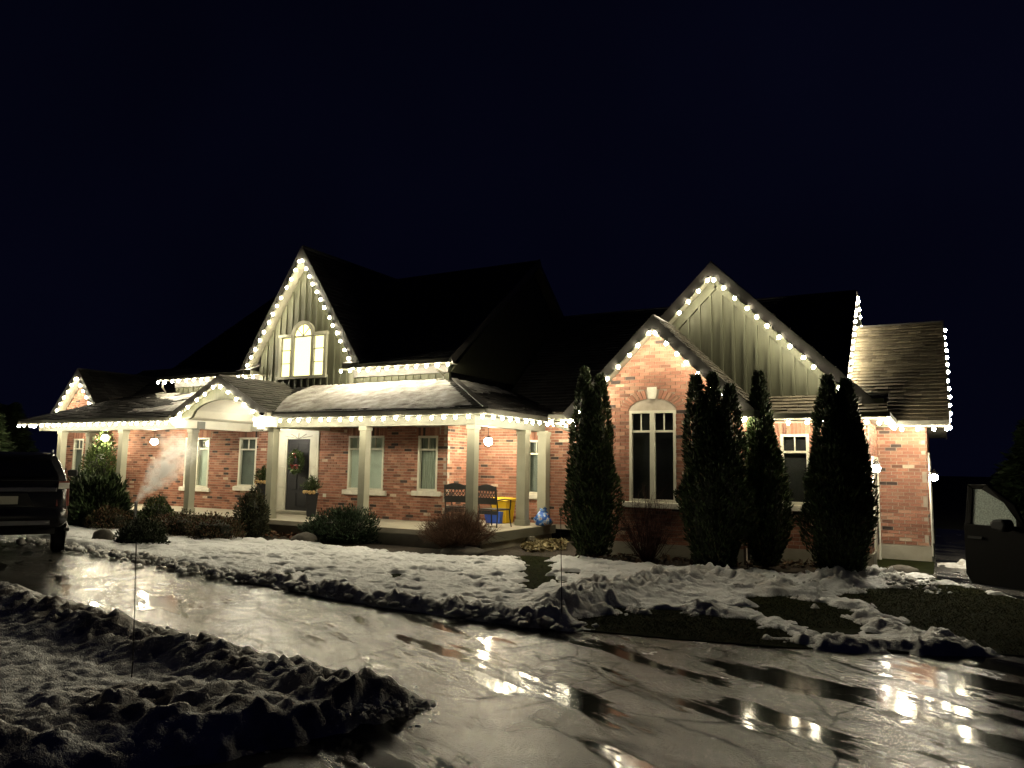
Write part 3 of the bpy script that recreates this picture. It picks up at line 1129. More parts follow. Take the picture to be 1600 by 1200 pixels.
brick_wall('+X', -1.17, YC, YS, 0.0, 3.05, [(17.0, 18.35, 0.0, 2.1)], bz0=0.33, bz1=3.0)
brick_wall('-Y', YS, -1.17, -0.2, 0.30, 3.0, bz0=0.33, bz1=2.9, indiv=lambda z: True, label='narrow brick wall between the two garage lamps')
brick_wall('+X', -0.2, YS, 24.5, 0.0, 3.0, [(20.0, 23.6, 0.0, 2.25)], bz0=0.33, bz1=2.9)
# far left gable
XF, ZF = -26.45, 5.05
brick_wall('-Y', 15.95, XF - 1.15, XF + 1.15, 3.3, ZF - 0.2, interval=lambda z: (max(XF - 1.15, XF - (ZF - 0.15 - z) / 1.08), min(XF + 1.15, XF + (ZF - 0.15 - z) / 1.08)), bz0=3.3, label='small brick gable at the far left of the house')

for m, nm in ((MB().box(-1.16, -0.19, YS - 0.02, YS + 0.1, -0.05, 0.318), 0), (MB().box(-7.12, -1.16, YC - 0.02, YC + 0.1, -0.05, 0.318), 0), (MB().box(XG - HG - 0.005, XG + HG + 0.012, YG - 0.02, YG + 0.1, -0.05, 0.318), 0)):
    m.build('foundation', 'concrete', house)
MB().box(-1.16, -1.14, YC, 16.98, -0.05, 0.318).build('foundation', 'concrete', house)

# windows
window(*wins[0][:2], YA, *wins[0][2:], 2, 'blind', label='double porch window with pale teal blinds')
window(*wins[1][:2], YA, *wins[1][2:], 1, 'curtain', label='single porch window with a curtain')
window(*wins[2][:2], YA, *wins[2][2:], 1, 'blindg')
window(*wins[3][:2], YA, *wins[3][2:], 2, 'blind')
window(*wins[4][:2], YA, *wins[4][2:], 1, 'blindg')
window(wB[0], wB[1], YB, wB[2], wB[3], 1, 'blindg')
window(wC[0], wC[1], YC, wC[2], wC[3], 1, 'dark')
window(wG[0], wG[1], YG, wG[2], wG[3], 2, 'dark', transom=0.44, label='tall dark double window under a brick arch')
hd = MB()
n = 14
P = [(xc - (ARC_H - 0.01) * cos(pi * k / n), YG + 0.02, ARC_Z + 0.004 + (ARC_R - 0.01) * sin(pi * k / n)) for k in range(n + 1)]
hd.prism(P, (0, 0.07, 0))
hd.build('arch_panel', 'trim', house)

# plain inner masses that close the house behind the walls
for x0, x1, y0, y1, z0, z1 in ((-21.9, -11.12, 16.5, 25, 0, 4.4), (-28.1, -21.9, 16.5, 24, 0, 3.6), (-11.12, -7.2, 18.0, 25, 0, 3.1), (-7.0, -1.32, 16.5, 25, 0, 3.05), (-1.32, -0.32, 19.0, 24.5, 0, 2.95), (-6.7, -3.55, 15.7, 16.5, 0, 3.0)):
    MB().box(x0, x1, y0, y1, z0, z1).build('inner_wall', 'dark', house)

# ---- front door ------------------------------------------------------
sr = MB()
sr.box(-17.12, -16.70, YA + 0.02, YA + 0.1, 0.46, 2.56)
sr.box(-15.80, -15.42, YA + 0.02, YA + 0.1, 0.46, 2.56)
sr.box(-17.12, -15.42, YA + 0.02, YA + 0.1, 2.56, 2.80)
sr.box(-17.12, -17.04, YA - 0.03, YA + 0.02, 0.46, 2.80)
sr.box(-15.50, -15.42, YA - 0.03, YA + 0.02, 0.46, 2.80)
sr.box(-17.04, -15.50, YA - 0.03, YA + 0.02, 2.73, 2.80)
sur = sr.build('door_surround', 'white', house)
for k in range(1, 6):
    t = pi * k / 6
    MB().bar((-16.25, YA + 0.012, 2.57), (-16.25 - 0.62 * cos(t), YA + 0.012, 2.57 + 0.16 * sin(t)), 0.012, 0.016, (0, 1, 0)).build('fanlight_bar', 'paint', sur)
for a, b in ((-17.0, -16.76), (-15.74, -15.54)):
    for z0, z1 in ((0.62, 1.1), (1.16, 1.72), (1.78, 2.46)):
        MB().box(a, b, YA + 0.005, YA + 0.02, z0, z1).build('side_panel', 'white', sur, bevel=0.008)
dl = MB().box(-16.68, -15.82, YA + 0.04, YA + 0.09, 0.50, 2.54)
door = dl.build('front_door', 'door', house)
for i in range(2):
    for z0, z1 in ((0.62, 1.0), (1.1, 1.75), (1.85, 2.2), (2.27, 2.44)):
        a = -16.60 + i * 0.40
        MB().box(a, a + 0.32, YA + 0.028, YA + 0.04, z0, z1).build('door_panel', 'door', door, bevel=0.01)
MB().tube([(-15.90, YA + 0.04, 1.45), (-15.90, YA - 0.02, 1.45), (-15.98, YA - 0.02, 1.45)], 0.012).build('door_handle', 'chrome', door)
MB().box(-17.2, -15.35, YA - 0.35, YA + 0.015, 0.424, 0.505).build('threshold_step', 'concrete', house, bevel=0.01)
MB().box(-15.2, -15.08, YA - 0.012, YA - 0.004, 0.92, 1.02).build('outlet_cover', 'white', house, bevel=0.003)

# ---- porch -----------------------------------------------------------
pf = MB()
pf.prism([(-26.2, 14.05, 0.30), (-8.62, 14.05, 0.30), (-8.62, 17.68, 0.30), (-10.98, 17.68, 0.30), (-10.98, 16.18, 0.30), (-26.2, 16.18, 0.30)], (0, 0, 0.12))
porch = pf.build('porch_floor', 'porchfloor', house, bevel=0.01)
sk = MB()
sk.box(-26.1, -8.68, 14.12, 14.18, 0.0, 0.298)
sk.build('porch_skirt', 'skirt', house)
sk = MB()
sk.box(-8.74, -8.68, 14.19, 17.6, 0.0, 0.298)
sk.build('porch_skirt', 'concrete', house)
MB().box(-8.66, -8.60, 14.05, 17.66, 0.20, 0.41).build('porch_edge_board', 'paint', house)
MB().box(-8.70, -8.54, 16.2, 16.42, -0.02, 0.21).build('porch_pier', 'concrete', house)


COLS = (-9.05, -12.15, -15.27, -18.47, -21.65, -24.85)


def column(x, y, s=0.10):
    m = MB()
    m.box(x - s, x + s, y - s, y + s, 0.42, 2.78)
    m.box(x - s - 0.025, x + s + 0.025, y - s - 0.025, y + s + 0.025, 0.421, 0.56)
    m.box(x - s - 0.02, x + s + 0.02, y - s - 0.02, y + s + 0.02, 2.68, 2.779)
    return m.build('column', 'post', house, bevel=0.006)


for x in COLS:
    column(x, 14.33)
column(-9.05, at(817, 750, 0, -9.05).y, 0.12)
column(-8.88, 17.5, 0.12)
column(-25.9, 15.9)
bmm = [MB().box(-26.0, -18.14, 14.2, 14.46, 2.78, 2.985), MB().box(-15.36, -8.93, 14.2, 14.46, 2.78, 2.985), MB().box(-9.17, -8.93, 14.46, 17.66, 2.78, 2.985), MB().box(-26.0, -25.74, 14.46, 16.18, 2.78, 2.985)]
for m in bmm:
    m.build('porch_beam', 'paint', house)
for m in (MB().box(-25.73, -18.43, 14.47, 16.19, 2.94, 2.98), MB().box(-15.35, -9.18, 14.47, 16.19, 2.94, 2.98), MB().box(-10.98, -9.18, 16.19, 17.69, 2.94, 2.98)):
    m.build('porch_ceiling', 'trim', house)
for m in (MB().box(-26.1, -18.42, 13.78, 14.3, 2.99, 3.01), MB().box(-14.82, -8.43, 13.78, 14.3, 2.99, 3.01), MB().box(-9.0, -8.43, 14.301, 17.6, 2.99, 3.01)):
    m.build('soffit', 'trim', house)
for m in (MB().box(-26.3, -18.42, 13.67, 13.78, 2.98, 3.095), MB().box(-14.82, -8.32, 13.67, 13.78, 2.98, 3.095), MB().box(-8.43, -8.32, 13.781, 17.9, 2.98, 3.095)):
    m.build('gutter', 'gutter', house, bevel=0.01)

# ---- roofs -----------------------------------------------------------
def shingle_tone(base):
    k = random.uniform(0.62, 1.3)
    return (base[0] * k, base[1] * k, base[2] * k)


sh_left = [300]


def roof_plane(O, U, V, poly, base=(0.075, 0.066, 0.05), thick=0.11, indiv=False, expo=0.15, tabw=0.32, label=None, name='roof'):
    O, U, V = Vector(O), Vector(U).normalized(), Vector(V).normalized()
    n = U.cross(V).normalized()
    if n.z < 0:
        n = -n
    P = [O + U * a + V * b for a, b in poly]
    roof = MB().prism([p - n * 0.002 for p in P], -n * thick, (0.05, 0.045, 0.04)).build(name, 'fascia', house)
    if label:
        roof['label'] = label
    vs = [b for a, b in poly]
    rest = MB()
    cache = {}

    def iv(v):
        xs = []
        k = len(poly)
        for i in range(k):
            (a0, b0), (a1, b1) = poly[i], poly[(i + 1) % k]
            if (b0 <= v < b1) or (b1 <= v < b0):
                xs.append(a0 + (a1 - a0) * (v - b0) / (b1 - b0))
        return (min(xs), max(xs)) if len(xs) >= 2 else None
    v = min(vs)
    i = 0
    while v + 0.02 < max(vs):
        v1 = min(v + expo + 0.03, max(vs))
        r = iv(min(v + expo * 0.5, max(vs) - 0.001))
        if r:
            u = r[0] - (0.5 * tabw if i % 2 else 0) - random.uniform(0, 0.08)
            while u < r[1]:
                w = tabw * random.uniform(0.8, 1.2)
                a, b = max(u, r[0]), min(u + w - 0.006, r[1])
                u += w
                if b - a < 0.02:
                    continue
                h = random.uniform(0.018, 0.036)
                tn = shingle_tone(base)
                vb = v - 0.012 - random.uniform(0, 0.012)
                if indiv and sh_left[0] > 0:
                    sh_left[0] -= 1
                    q = MB()
                    Q = [U * 0 + V * (vb - v), U * (b - a) + V * (vb - v), U * (b - a) + V * (v1 - v), V * (v1 - v)]
                    q.add(Q + [Q[0] + n * h, Q[1] + n * h, Q[2] + n * 0.002, Q[3] + n * 0.002], [(4, 5, 6, 7), (0, 1, 5, 4), (1, 2, 6, 5), (3, 0, 4, 7)], tn)
                    o = bpy.data.objects.new('shingle', q.mesh('shingle', M['shingle']))
                    COL.objects.link(o)
                    o.parent = roof
                    o.location = O + U * a + V * v - org(house)
                else:
                    Q = [O + U * a + V * vb, O + U * b + V * vb, O + U * b + V * v1, O + U * a + V * v1]
                    rest.add(Q + [Q[0] + n * h, Q[1] + n * h, Q[2] + n * 0.002, Q[3] + n * 0.002], [(4, 5, 6, 7), (0, 1, 5, 4), (1, 2, 6, 5), (3, 0, 4, 7)], tn)
        v += expo
        i += 1
    if rest.f:
        s = rest.build('shingles', 'shingle', roof)
        s['kind'] = 'stuff'
    return roof


def gable_y(xc, zp, half, ze, y0, y1, **kw):
    ln = sqrt(half * half + (zp - ze) ** 2)
    roof_plane((xc - half, y0, ze), (0, 1, 0), (half, 0, zp - ze), [(0, 0), (y1 - y0, 0), (y1 - y0, ln), (0, ln)], **kw)
    roof_plane((xc + half, y0, ze), (0, 1, 0), (-half, 0, zp - ze), [(0, 0), (y1 - y0, 0), (y1 - y0, ln), (0, ln)], **kw)
    MB().tube([(xc, y0 - 0.005, zp + 0.005), (xc, y1, zp + 0.005)], 0.035, 6).build('ridge_cap', 'fascia', house)


def gable_x(ye, ze, yr, zr, x0, x1, back=True, ind=False, **kw):
    ln = sqrt((yr - ye) ** 2 + (zr - ze) ** 2)
    roof_plane((x0, ye, ze), (1, 0, 0), (0, yr - ye, zr - ze), [(0, 0), (x1 - x0, 0), (x1 - x0, ln), (0, ln)], indiv=ind, **kw)
    if back:
        roof_plane((x0, 2 * yr - ye, ze), (1, 0, 0), (0, ye - yr, zr - ze), [(0, 0), (x1 - x0, 0), (x1 - x0, ln), (0, ln)], **{**kw, 'expo': 0.3, 'tabw': 1.2, 'label': None})
    MB().tube([(x0, yr, zr + 0.005), (x1, yr, zr + 0.005)], 0.035, 6).build('ridge_cap', 'fascia', house)


dark = (0.045, 0.042, 0.04)
# main block
_l = sqrt(4.8 ** 2 + 3.74 ** 2)
for _a, _b, _v in ((-22.2, -18.02, 0.0), (-18.02, -14.08, 0.85), (-14.08, -10.7, 0.0)):
    roof_plane((_a, 15.8, 4.56), (1, 0, 0), (0, 4.8, 3.74), [(0, _v), (_b - _a, _v), (_b - _a, _l), (0, _l)], base=dark)
roof_plane((-22.2, 25.4, 4.56), (1, 0, 0), (0, -4.8, 3.74), [(0, 0), (11.5, 0), (11.5, _l), (0, _l)], base=dark, expo=0.3, tabw=1.2)
MB().tube([(-22.2, 20.6, 8.305), (-10.7, 20.6, 8.305)], 0.035, 6).build('ridge_cap', 'fascia', house)
MB().prism([(-10.95, 16.2, 4.3), (-10.95, 25.0, 4.3), (-10.95, 20.6, 8.05)], (-0.1, 0, 0)).build('siding_wall', 'siding', house)
MB().prism([(-21.9, 16.2, 4.3), (-21.9, 25.0, 4.3), (-21.9, 20.6, 8.05)], (0.1, 0, 0)).build('siding_wall', 'siding', house)
# porch roof: front slope, hip round the corner, left end
zt, ze, yt, ye = 4.08, 3.10, 16.2, 13.72
ln = sqrt((yt - ye) ** 2 + (zt - ze) ** 2)
xe = -8.36
pr_lab = 'low porch roof under patchy snow'
roof_plane((-26.3, ye, ze), (1, 0, 0), (0, yt - ye, zt - ze), [(0, 0), (7.98, 0), (7.98, ln), (2.2, ln)], base=dark)
roof_plane((-18.32, ye + 0.001, ze), (1, 0, 0), (0, yt - ye, zt - ze), [(0, 1.6), (3.52, 1.6), (3.52, ln), (0, ln)], base=dark)
roof_plane((-14.80, ye, ze), (1, 0, 0), (0, yt - ye, zt - ze), [(0, 0), (xe + 14.80, 0), (xe + 14.80 - (yt - ye), ln), (0, ln)], base=dark, label=pr_lab)
roof_plane((xe, ye, ze), (0, 1, 0), (-(yt - ye), 0, zt - ze), [(0, 0), (5.2, 0), (5.2, ln), (yt - ye, ln)], base=dark)
roof_plane((-26.3, ye, ze), (0, 1, 0), (2.2, 0, zt - ze), [(0, 0), (3.6, 0), (3.6, 2.3), (yt - ye, 2.38)], base=dark)
MB().bar((xe, ye, ze + 0.03), (xe - (yt - ye), yt, zt + 0.03), 0.14, 0.03).build('hip_cap', 'fascia', house)
# upper wall strip under the main eave (board and batten)
for x0, x1 in ((-21.85, -17.85), (-14.25, -11.0)):
    sw = MB().box(x0, x1, 16.18, 16.25, 4.0, 4.52).build('siding_wall', 'siding', house)
    x = x0 + 0.1
    while x < x1:
        MB().box(x, x + 0.04, 16.155, 16.18, 4.0, 4.26).build('batten', 'siding', sw)
        x += 0.245
    MB().box(x0, x1, 16.13, 16.179, 4.27, 4.47).build('frieze_board', 'fascia', house)
    MB().box(x0 - 0.2, x1 + 0.25, 15.8, 16.19, 4.475, 4.495).build('soffit', 'trim', house)
for x0, x1 in ((-22.2, -18.15), (-13.98, -10.68)):
    MB().box(x0, x1, 15.70, 15.80, 4.47, 4.58).build('gutter', 'gutter', house, bevel=0.01)
MB().bar((-10.66, 15.78, 4.53), (-10.66, 20.6, 8.27), 0.03, 0.2, (0, 0, 1)).build('fascia_board', 'fascia', house)
MB().tube([(-11.15, 15.75, 4.48), (-11.15, 15.8, 4.36), (-11.1, 16.08, 4.2), (-11.1, 16.08, 4.10), (-11.25, 15.98, 4.06)], 0.035, 6).build('downspout', 'gutter', house)
MB().tube([(-21.95, 15.75, 4.48), (-21.95, 15.75, 4.25), (-22.05, 15.95, 4.1), (-22.2, 15.7, 4.02)], 0.035, 6).build('downspout', 'gutter', house)


def rake_trim(xc, zp, half, ze, yr, yw, fh=0.2, mat='fascia', over=0.0):
    """Bargeboards on the front edge of a front-facing gable and the soffit behind them."""
    for sgn in (-1, 1):
        a, b = Vector((xc, yr, zp)), Vector((xc + sgn * half, yr, ze))
        d = (b - a).normalized()
        nrm = Vector((-d.z, 0, d.x)) if sgn > 0 else Vector((d.z, 0, -d.x))
        if nrm.z < 0:
            nrm = -nrm
        dn = -nrm
        # mitred board so the two halves meet on the centre line
        k = fh / abs(dn.z)
        P = [a + Vector((0, -0.03, 0.012)), b + Vector((0, -0.03, 0.012)), b + dn * fh + Vector((0, -0.03, 0)), Vector((xc, yr - 0.03, zp - k))]
        MB().prism(P, (0, 0.028, 0)).build('bargeboard', mat, house)
        o = fh * 0.62
        k2 = o / abs(dn.z)
        k3 = (o + 0.02) / abs(dn.z)
        P = [Vector((xc, yr, zp - k2)), b + dn * o, b + dn * (o + 0.02), Vector((xc, yr, zp - k3))]
        MB().prism(P, (0, yw - yr - 0.003, 0)).build('soffit', 'trim', house)


def siding_gable(xc, zp, slope, yw, zb, halfmax, skip=None):
    """Board-and-batten gable: one panel, each batten its own piece."""
    top = zp
    P = [(xc - halfmax, yw, zb), (xc + halfmax, yw, zb)]
    zs = top - halfmax * slope
    if zs > zb:
        P += [(xc + halfmax, yw, zs), (xc, yw, top), (xc - halfmax, yw, zs)]
    else:
        hb = (top - zb) / slope
        P = [(xc - hb, yw, zb), (xc + hb, yw, zb), (xc, yw, top)]
        halfmax = hb
    sw = MB().prism(P, (0, 0.08, 0)).build('siding_wall', 'siding', house)
    k = -int(halfmax / 0.245)
    while k * 0.245 <= halfmax:
        x = xc + k * 0.245 + 0.12
        k += 1
        z1 = top - abs(x - xc) * slope - 0.10
        if z1 - zb < 0.12 or abs(x - xc) > halfmax - 0.03:
            continue
        for z0, zz in ([(zb, z1)] if not (skip and skip[0] < x < skip[1]) else [(zb, skip[2]), (skip[3] if abs(x - (skip[0] + skip[1]) / 2) > 0.36 else skip[3] + 0.34, z1)]):
            if zz - z0 > 0.05:
                MB().box(x - 0.028, x + 0.028, yw - 0.045, yw, z0, zz).build('batten', 'siding', sw)
    return sw


# dormer with the lit arched window
XD, ZD, HD, ZDE = -16.05, 8.2, 2.36, 4.62
sD = (ZD - ZDE) / HD
gable_y(XD, ZD, HD, ZDE, 15.8, 20.5, base=dark)
rake_trim(XD, ZD, HD, ZDE, 15.8, 16.16, 0.2)
siding_gable(XD, ZD - 0.2, sD, 16.16, 4.0, 1.86, skip=(-17.15, -15.15, 4.34, 5.66))
for s in (-1, 1):
    x = XD + s * 1.86
    MB().box(min(x, x - s * 0.14), max(x, x - s * 0.14), 16.12, 16.157, 4.0, 4.75).build('corner_board', 'paint', house)
    MB().box(min(x - s * 0.05, x + s * 0.5), max(x - s * 0.05, x + s * 0.5), 15.72, 16.2, 4.47, 4.60).build('cornice_return', 'paint', house)
    P = [(x - s * 0.05, 15.70, 4.602), (x + s * 0.55, 15.70, 4.602), (x + s * 0.5, 16.15, 4.80), (x - s * 0.02, 16.15, 4.80)]
    MB().prism(P, (0, 0, 0.02)).build('return_roof', 'fascia', house)
# triple window, lit from inside
WX0, WX1, WZ0, WZ1 = -17.10, -15.22, 4.40, 5.58
wy = 16.16
frm = MB()
cx = (WX0 + WX1) / 2
c0, c1 = cx - 0.40, cx + 0.40
frm.box(WX0, WX0 + 0.10, wy - 0.08, wy, WZ0, WZ1)
frm.box(WX1 - 0.10, WX1, wy - 0.08, wy, WZ0, WZ1)
frm.box(c0 - 0.06, c0 + 0.05, wy - 0.085, wy, WZ0, WZ1)
frm.box(c1 - 0.05, c1 + 0.06, wy - 0.085, wy, WZ0, WZ1)
frm.box(WX0 - 0.04, WX1 + 0.04, wy - 0.11, wy, WZ0 - 0.08, WZ0)
frm.box(WX0 - 0.03, c0 - 0.06, wy - 0.10, wy, WZ1, WZ1 + 0.09)
frm.box(c1 + 0.06, WX1 + 0.03, wy - 0.10, wy, WZ1, WZ1 + 0.09)
n = 12
for k in range(n):
    t0, t1 = pi * k / n, pi * (k + 1) / n
    frm.prism([(cx - 0.35 * cos(t0), wy, WZ1 + 0.35 * sin(t0)), (cx - 0.35 * cos(t1), wy, WZ1 + 0.35 * sin(t1)), (cx - 0.46 * cos(t1), wy, WZ1 + 0.46 * sin(t1)), (cx - 0.46 * cos(t0), wy, WZ1 + 0.46 * sin(t0))], (0, -0.09, 0))
dw = frm.build('window', 'post', house)
dw['label'] = 'lit arched window in the tall dormer gable'
MB().box(c0 + 0.05, c1 - 0.05, wy - 0.07, wy - 0.03, WZ1 - 0.02, WZ1 + 0.015).build('muntin', 'paint', dw)
for k in (1, 2, 3):
    t = pi * k / 4
    MB().bar((cx, wy - 0.05, WZ1 + 0.01), (cx - 0.35 * cos(t), wy - 0.05, WZ1 + 0.35 * sin(t)), 0.016, 0.02, (0, 1, 0)).build('muntin', 'paint', dw)
for a, b in ((WX0 + 0.10, c0 - 0.06), (c1 + 0.06, WX1 - 0.10)):
    for k in (1, 2):
        z = WZ0 + (WZ1 - WZ0) * k / 3
        MB().box(a, b, wy - 0.06, wy - 0.04, z - 0.01, z + 0.01).build('muntin', 'paint', dw)
for a, b in ((WX0 + 0.10, c0 - 0.06), (c0 + 0.05, c1 - 0.05), (c1 + 0.06, WX1 - 0.10)):
    MB().box(a, b, wy - 0.035, wy - 0.030, WZ0, WZ1 - 0.02).build('pane', 'glass', dw)
    MB().box(a, b, wy - 0.012, wy - 0.006, WZ0, WZ1 - 0.02).build('lit_blind', 'litroom', dw)
P = [(cx - 0.345 * cos(pi * k / n), wy - 0.012, WZ1 + 0.018 + 0.335 * sin(pi * k / n)) for k in range(n + 1)]
MB().prism(P, (0, 0.006, 0)).build('lit_blind', 'litroom', dw)

# entry portico
XP, ZP, HP, ZPE = -16.58, 4.14, 1.85, 3.17
gable_y(XP, ZP, HP, ZPE, 13.55, 15.9, base=(0.085, 0.08, 0.07))
rake_trim(XP, ZP, HP, ZPE, 13.55, 13.70, 0.17)
fr = MB()
k = 24
xs = [XP - 1.62 + 3.24 * i / k for i in range(k + 1)]
ah = 1.22


def arch_z(x):
    t = abs(x - XP) / ah
    return 3.02 + 0.50 * sqrt(max(0, 1 - t * t)) if t < 1 else 3.02


for a, b in zip(xs[:-1], xs[1:]):
    za, zb = arch_z(a), arch_z(b)
    ta, tb = [ZP - 0.1 - abs(x - XP) * 0.525 for x in (a, b)]
    fr.prism([(a, 13.72, za), (b, 13.72, zb), (b, 13.72, max(tb, zb + 0.01)), (a, 13.72, max(ta, za + 0.01))], (0, 0.08, 0))
fr.build('portico_gable', 'siding', house)
vt = MB()
for a, b in zip(xs[:-1], xs[1:]):
    vt.prism([(a, 13.80, arch_z(a)), (b, 13.80, arch_z(b)), (b, 13.80, arch_z(b) + 0.02), (a, 13.80, arch_z(a) + 0.02)], (0, 2.36, 0))
vt.build('portico_vault', 'white', house)
for x0, x1 in ((-18.42, -18.15), (-15.35, -15.02)):
    MB().box(x0, x1, 13.70, 16.17, 2.785, 3.018).build('portico_beam', 'white', house)
MB().box(-18.14, -15.36, 16.10, 16.185, 2.80, 3.45).build('frieze_board', 'white', house)
for s in (-1, 1):
    x = XP + s * 1.62
    MB().box(min(x, x + s * 0.28), max(x, x + s * 0.28), 13.52, 13.98, 3.02, 3.12).build('cornice_return', 'trim', house)

# right wing: small front gable, big gable behind it
gable_y(XG, ZG, 2.05, ZG - 2.03, 15.0, 16.6, base=(0.075, 0.066, 0.05))
rake_trim(XG, ZG, 2.05, ZG - 2.03, 15.0, YG - 0.002, 0.21)
XB, ZB, HB = -4.15, 6.36, 3.37
gable_y(XB, ZB, HB, 3.0, 16.1, 22.6, base=(0.06, 0.055, 0.045))
rake_trim(XB, ZB, HB, 3.0, 16.1, 16.50, 0.22)
siding_gable(XB, ZB - 0.22, (ZB - 3.0) / HB, 16.50, 3.05, 3.2)
for sgn in (-1, 1):  # frieze along the rake
    a = Vector((XB, 16.472, ZB - 0.42))
    b = Vector((XB + sgn * 2.75, 16.472, ZB - 0.42 - 2.75 * 0.997))
    MB().bar(a, b, 0.05, 0.13, (0, 0, 1)).build('frieze_board', 'siding', house)
# pent roof strip below the big gable
roof_plane((-3.35, 15.74, 2.99), (1, 0, 0), (0, 0.76, 0.44), [(0, 0), (2.55, 0), (2.55, 0.88), (0, 0.88)], base=(0.10, 0.085, 0.06), thick=0.05, label='narrow shingled skirt roof under the big gable')
MB().box(-3.4, -0.80, 15.63, 15.74, 2.90, 3.01).build('gutter', 'gutter', house, bevel=0.01)
MB().box(-3.38, -0.80, 15.745, 16.19, 2.885, 2.90).build('soffit', 'trim', house)
MB().box(-7.52, -6.79, 15.0, 15.1, 2.93, 3.04).build('gutter', 'gutter', house, bevel=0.01)
MB().box(-7.50, -6.80, 15.1, 16.15, 2.90, 2.92).build('soffit', 'trim', house)
MB().box(-3.38, -3.05, 15.02, 15.62, 2.90, 2.92).build('soffit', 'trim', house)
MB().box(-3.06, -2.97, 14.98, 15.62, 2.92, 3.03).build('gutter', 'gutter', house, bevel=0.01)
MB().box(-3.40, -3.06, 14.95, 15.02, 2.90, 3.03).build('cornice_return', 'paint', house)
MB().box(-1.3, -0.87, 16.08, 16.49, 2.905, 3.30).build('cornice_return', 'paint', house)
MB().box(-0.85, -0.745, 15.63, 18.2, 2.90, 3.01).build('gutter', 'gutter', house, bevel=0.01)
MB().box(-1.15, -0.85, 16.2, 18.65, 2.885, 2.90).build('soffit', 'trim', house)
MB().tube([(-7.45, 15.05, 2.95), (-7.43, 15.05, 2.84), (-7.05, 15.55, 2.62), (-6.95, 15.9, 2.5), (-6.95, 15.95, 0.2)], 0.045, 6).build('downspout', 'gutter', house)
MB().tube([(-3.02, 15.3, 2.92), (-3.02, 15.3, 2.82), (-3.3, 15.6, 2.6), (-3.34, 15.65, 2.4), (-3.34, 15.65, 0.1)], 0.04, 6).build('downspout', 'gutter', house)

# high rear roof over link and garage, its gable end facing right
gable_x(18.0, 3.1, 22.5, 6.85, -10.8, -1.8, base=dark)
MB().prism([(-2.0, 18.2, 3.0), (-2.0, 26.8, 3.0), (-2.0, 22.5, 6.6)], (-0.1, 0, 0)).build('siding_wall', 'siding', house)
for y0 in (17.98, 27.02):
    MB().bar((-1.785, y0, 3.02), (-1.785, 22.5, 6.78), 0.03, 0.2).build('bargeboard', 'fascia', house)
# low garage roof on the right
gable_x(18.28, 2.98, 21.6, 5.66, -1.82, 0.22, base=(0.15, 0.125, 0.085), ind=True, label='brown shingled garage roof', tabw=0.30, expo=0.14)
for y0 in (18.26, 24.94):
    MB().bar((0.235, y0, 2.92), (0.235, 21.6, 5.61), 0.03, 0.2).build('bargeboard', 'fascia', house)
MB().prism([(-0.22, 18.75, 2.9), (-0.22, 24.4, 2.9), (-0.22, 21.6, 5.3)], (-0.1, 0, 0)).build('siding_wall', 'siding', house)
MB().box(-0.74, 0.22, 18.17, 18.28, 2.88, 2.99).build('gutter', 'gutter', house, bevel=0.01)
MB().box(-1.15, 0.21, 18.29, 18.69, 2.86, 2.88).build('soffit', 'trim', house)
MB().box(-0.18, 0.21, 18.70, 24.6, 2.86, 2.88).build('soffit', 'trim', house)
# garage doors in the two right-facing walls
for xw, y0, y1, zt_ in ((-1.17, 17.0, 18.35, 2.1), (-0.2, 20.0, 23.6, 2.25)):
    gd = MB().box(xw - 0.08, xw - 0.05, y0, y1, 0.0, zt_).build('garage_door', 'white', house)
    for k in range(4):
        for j in range(3):
            a = y0 + 0.06 + (y1 - y0 - 0.06) * j / 3
            MB().box(xw - 0.05, xw - 0.035, a, a + (y1 - y0) / 3 - 0.08, 0.06 + k * zt_ / 4, (k + 1) * zt_ / 4 - 0.05).build('door_panel', 'white', gd, bevel=0.006)
    jb = MB()
    jb.box(xw - 0.02, xw + 0.03, y0 - 0.1, y0, 0.0, zt_ + 0.1)
    jb.box(xw - 0.02, xw + 0.03, y1, y1 + 0.1, 0.0, zt_ + 0.1)
    jb.box(xw - 0.02, xw + 0.03, y0, y1, zt_, zt_ + 0.1)
    jb.build('door_frame', 'white', house)
# far left gable roof
gable_y(XF, ZF, 1.42, ZF - 1.53, 15.6, 19.5, base=dark)
rake_trim(XF, ZF, 1.42, ZF - 1.53, 15.6, 15.93, 0.19)
gable_x(16.3, 3.7, 19.5, 5.5, -28.5, -21.9, base=dark)
MB().tube([(-13.0, 22.5, 6.6), (-13.0, 22.5, 7.4)], 0.06, 8).build('vent_pipe', 'black', house)

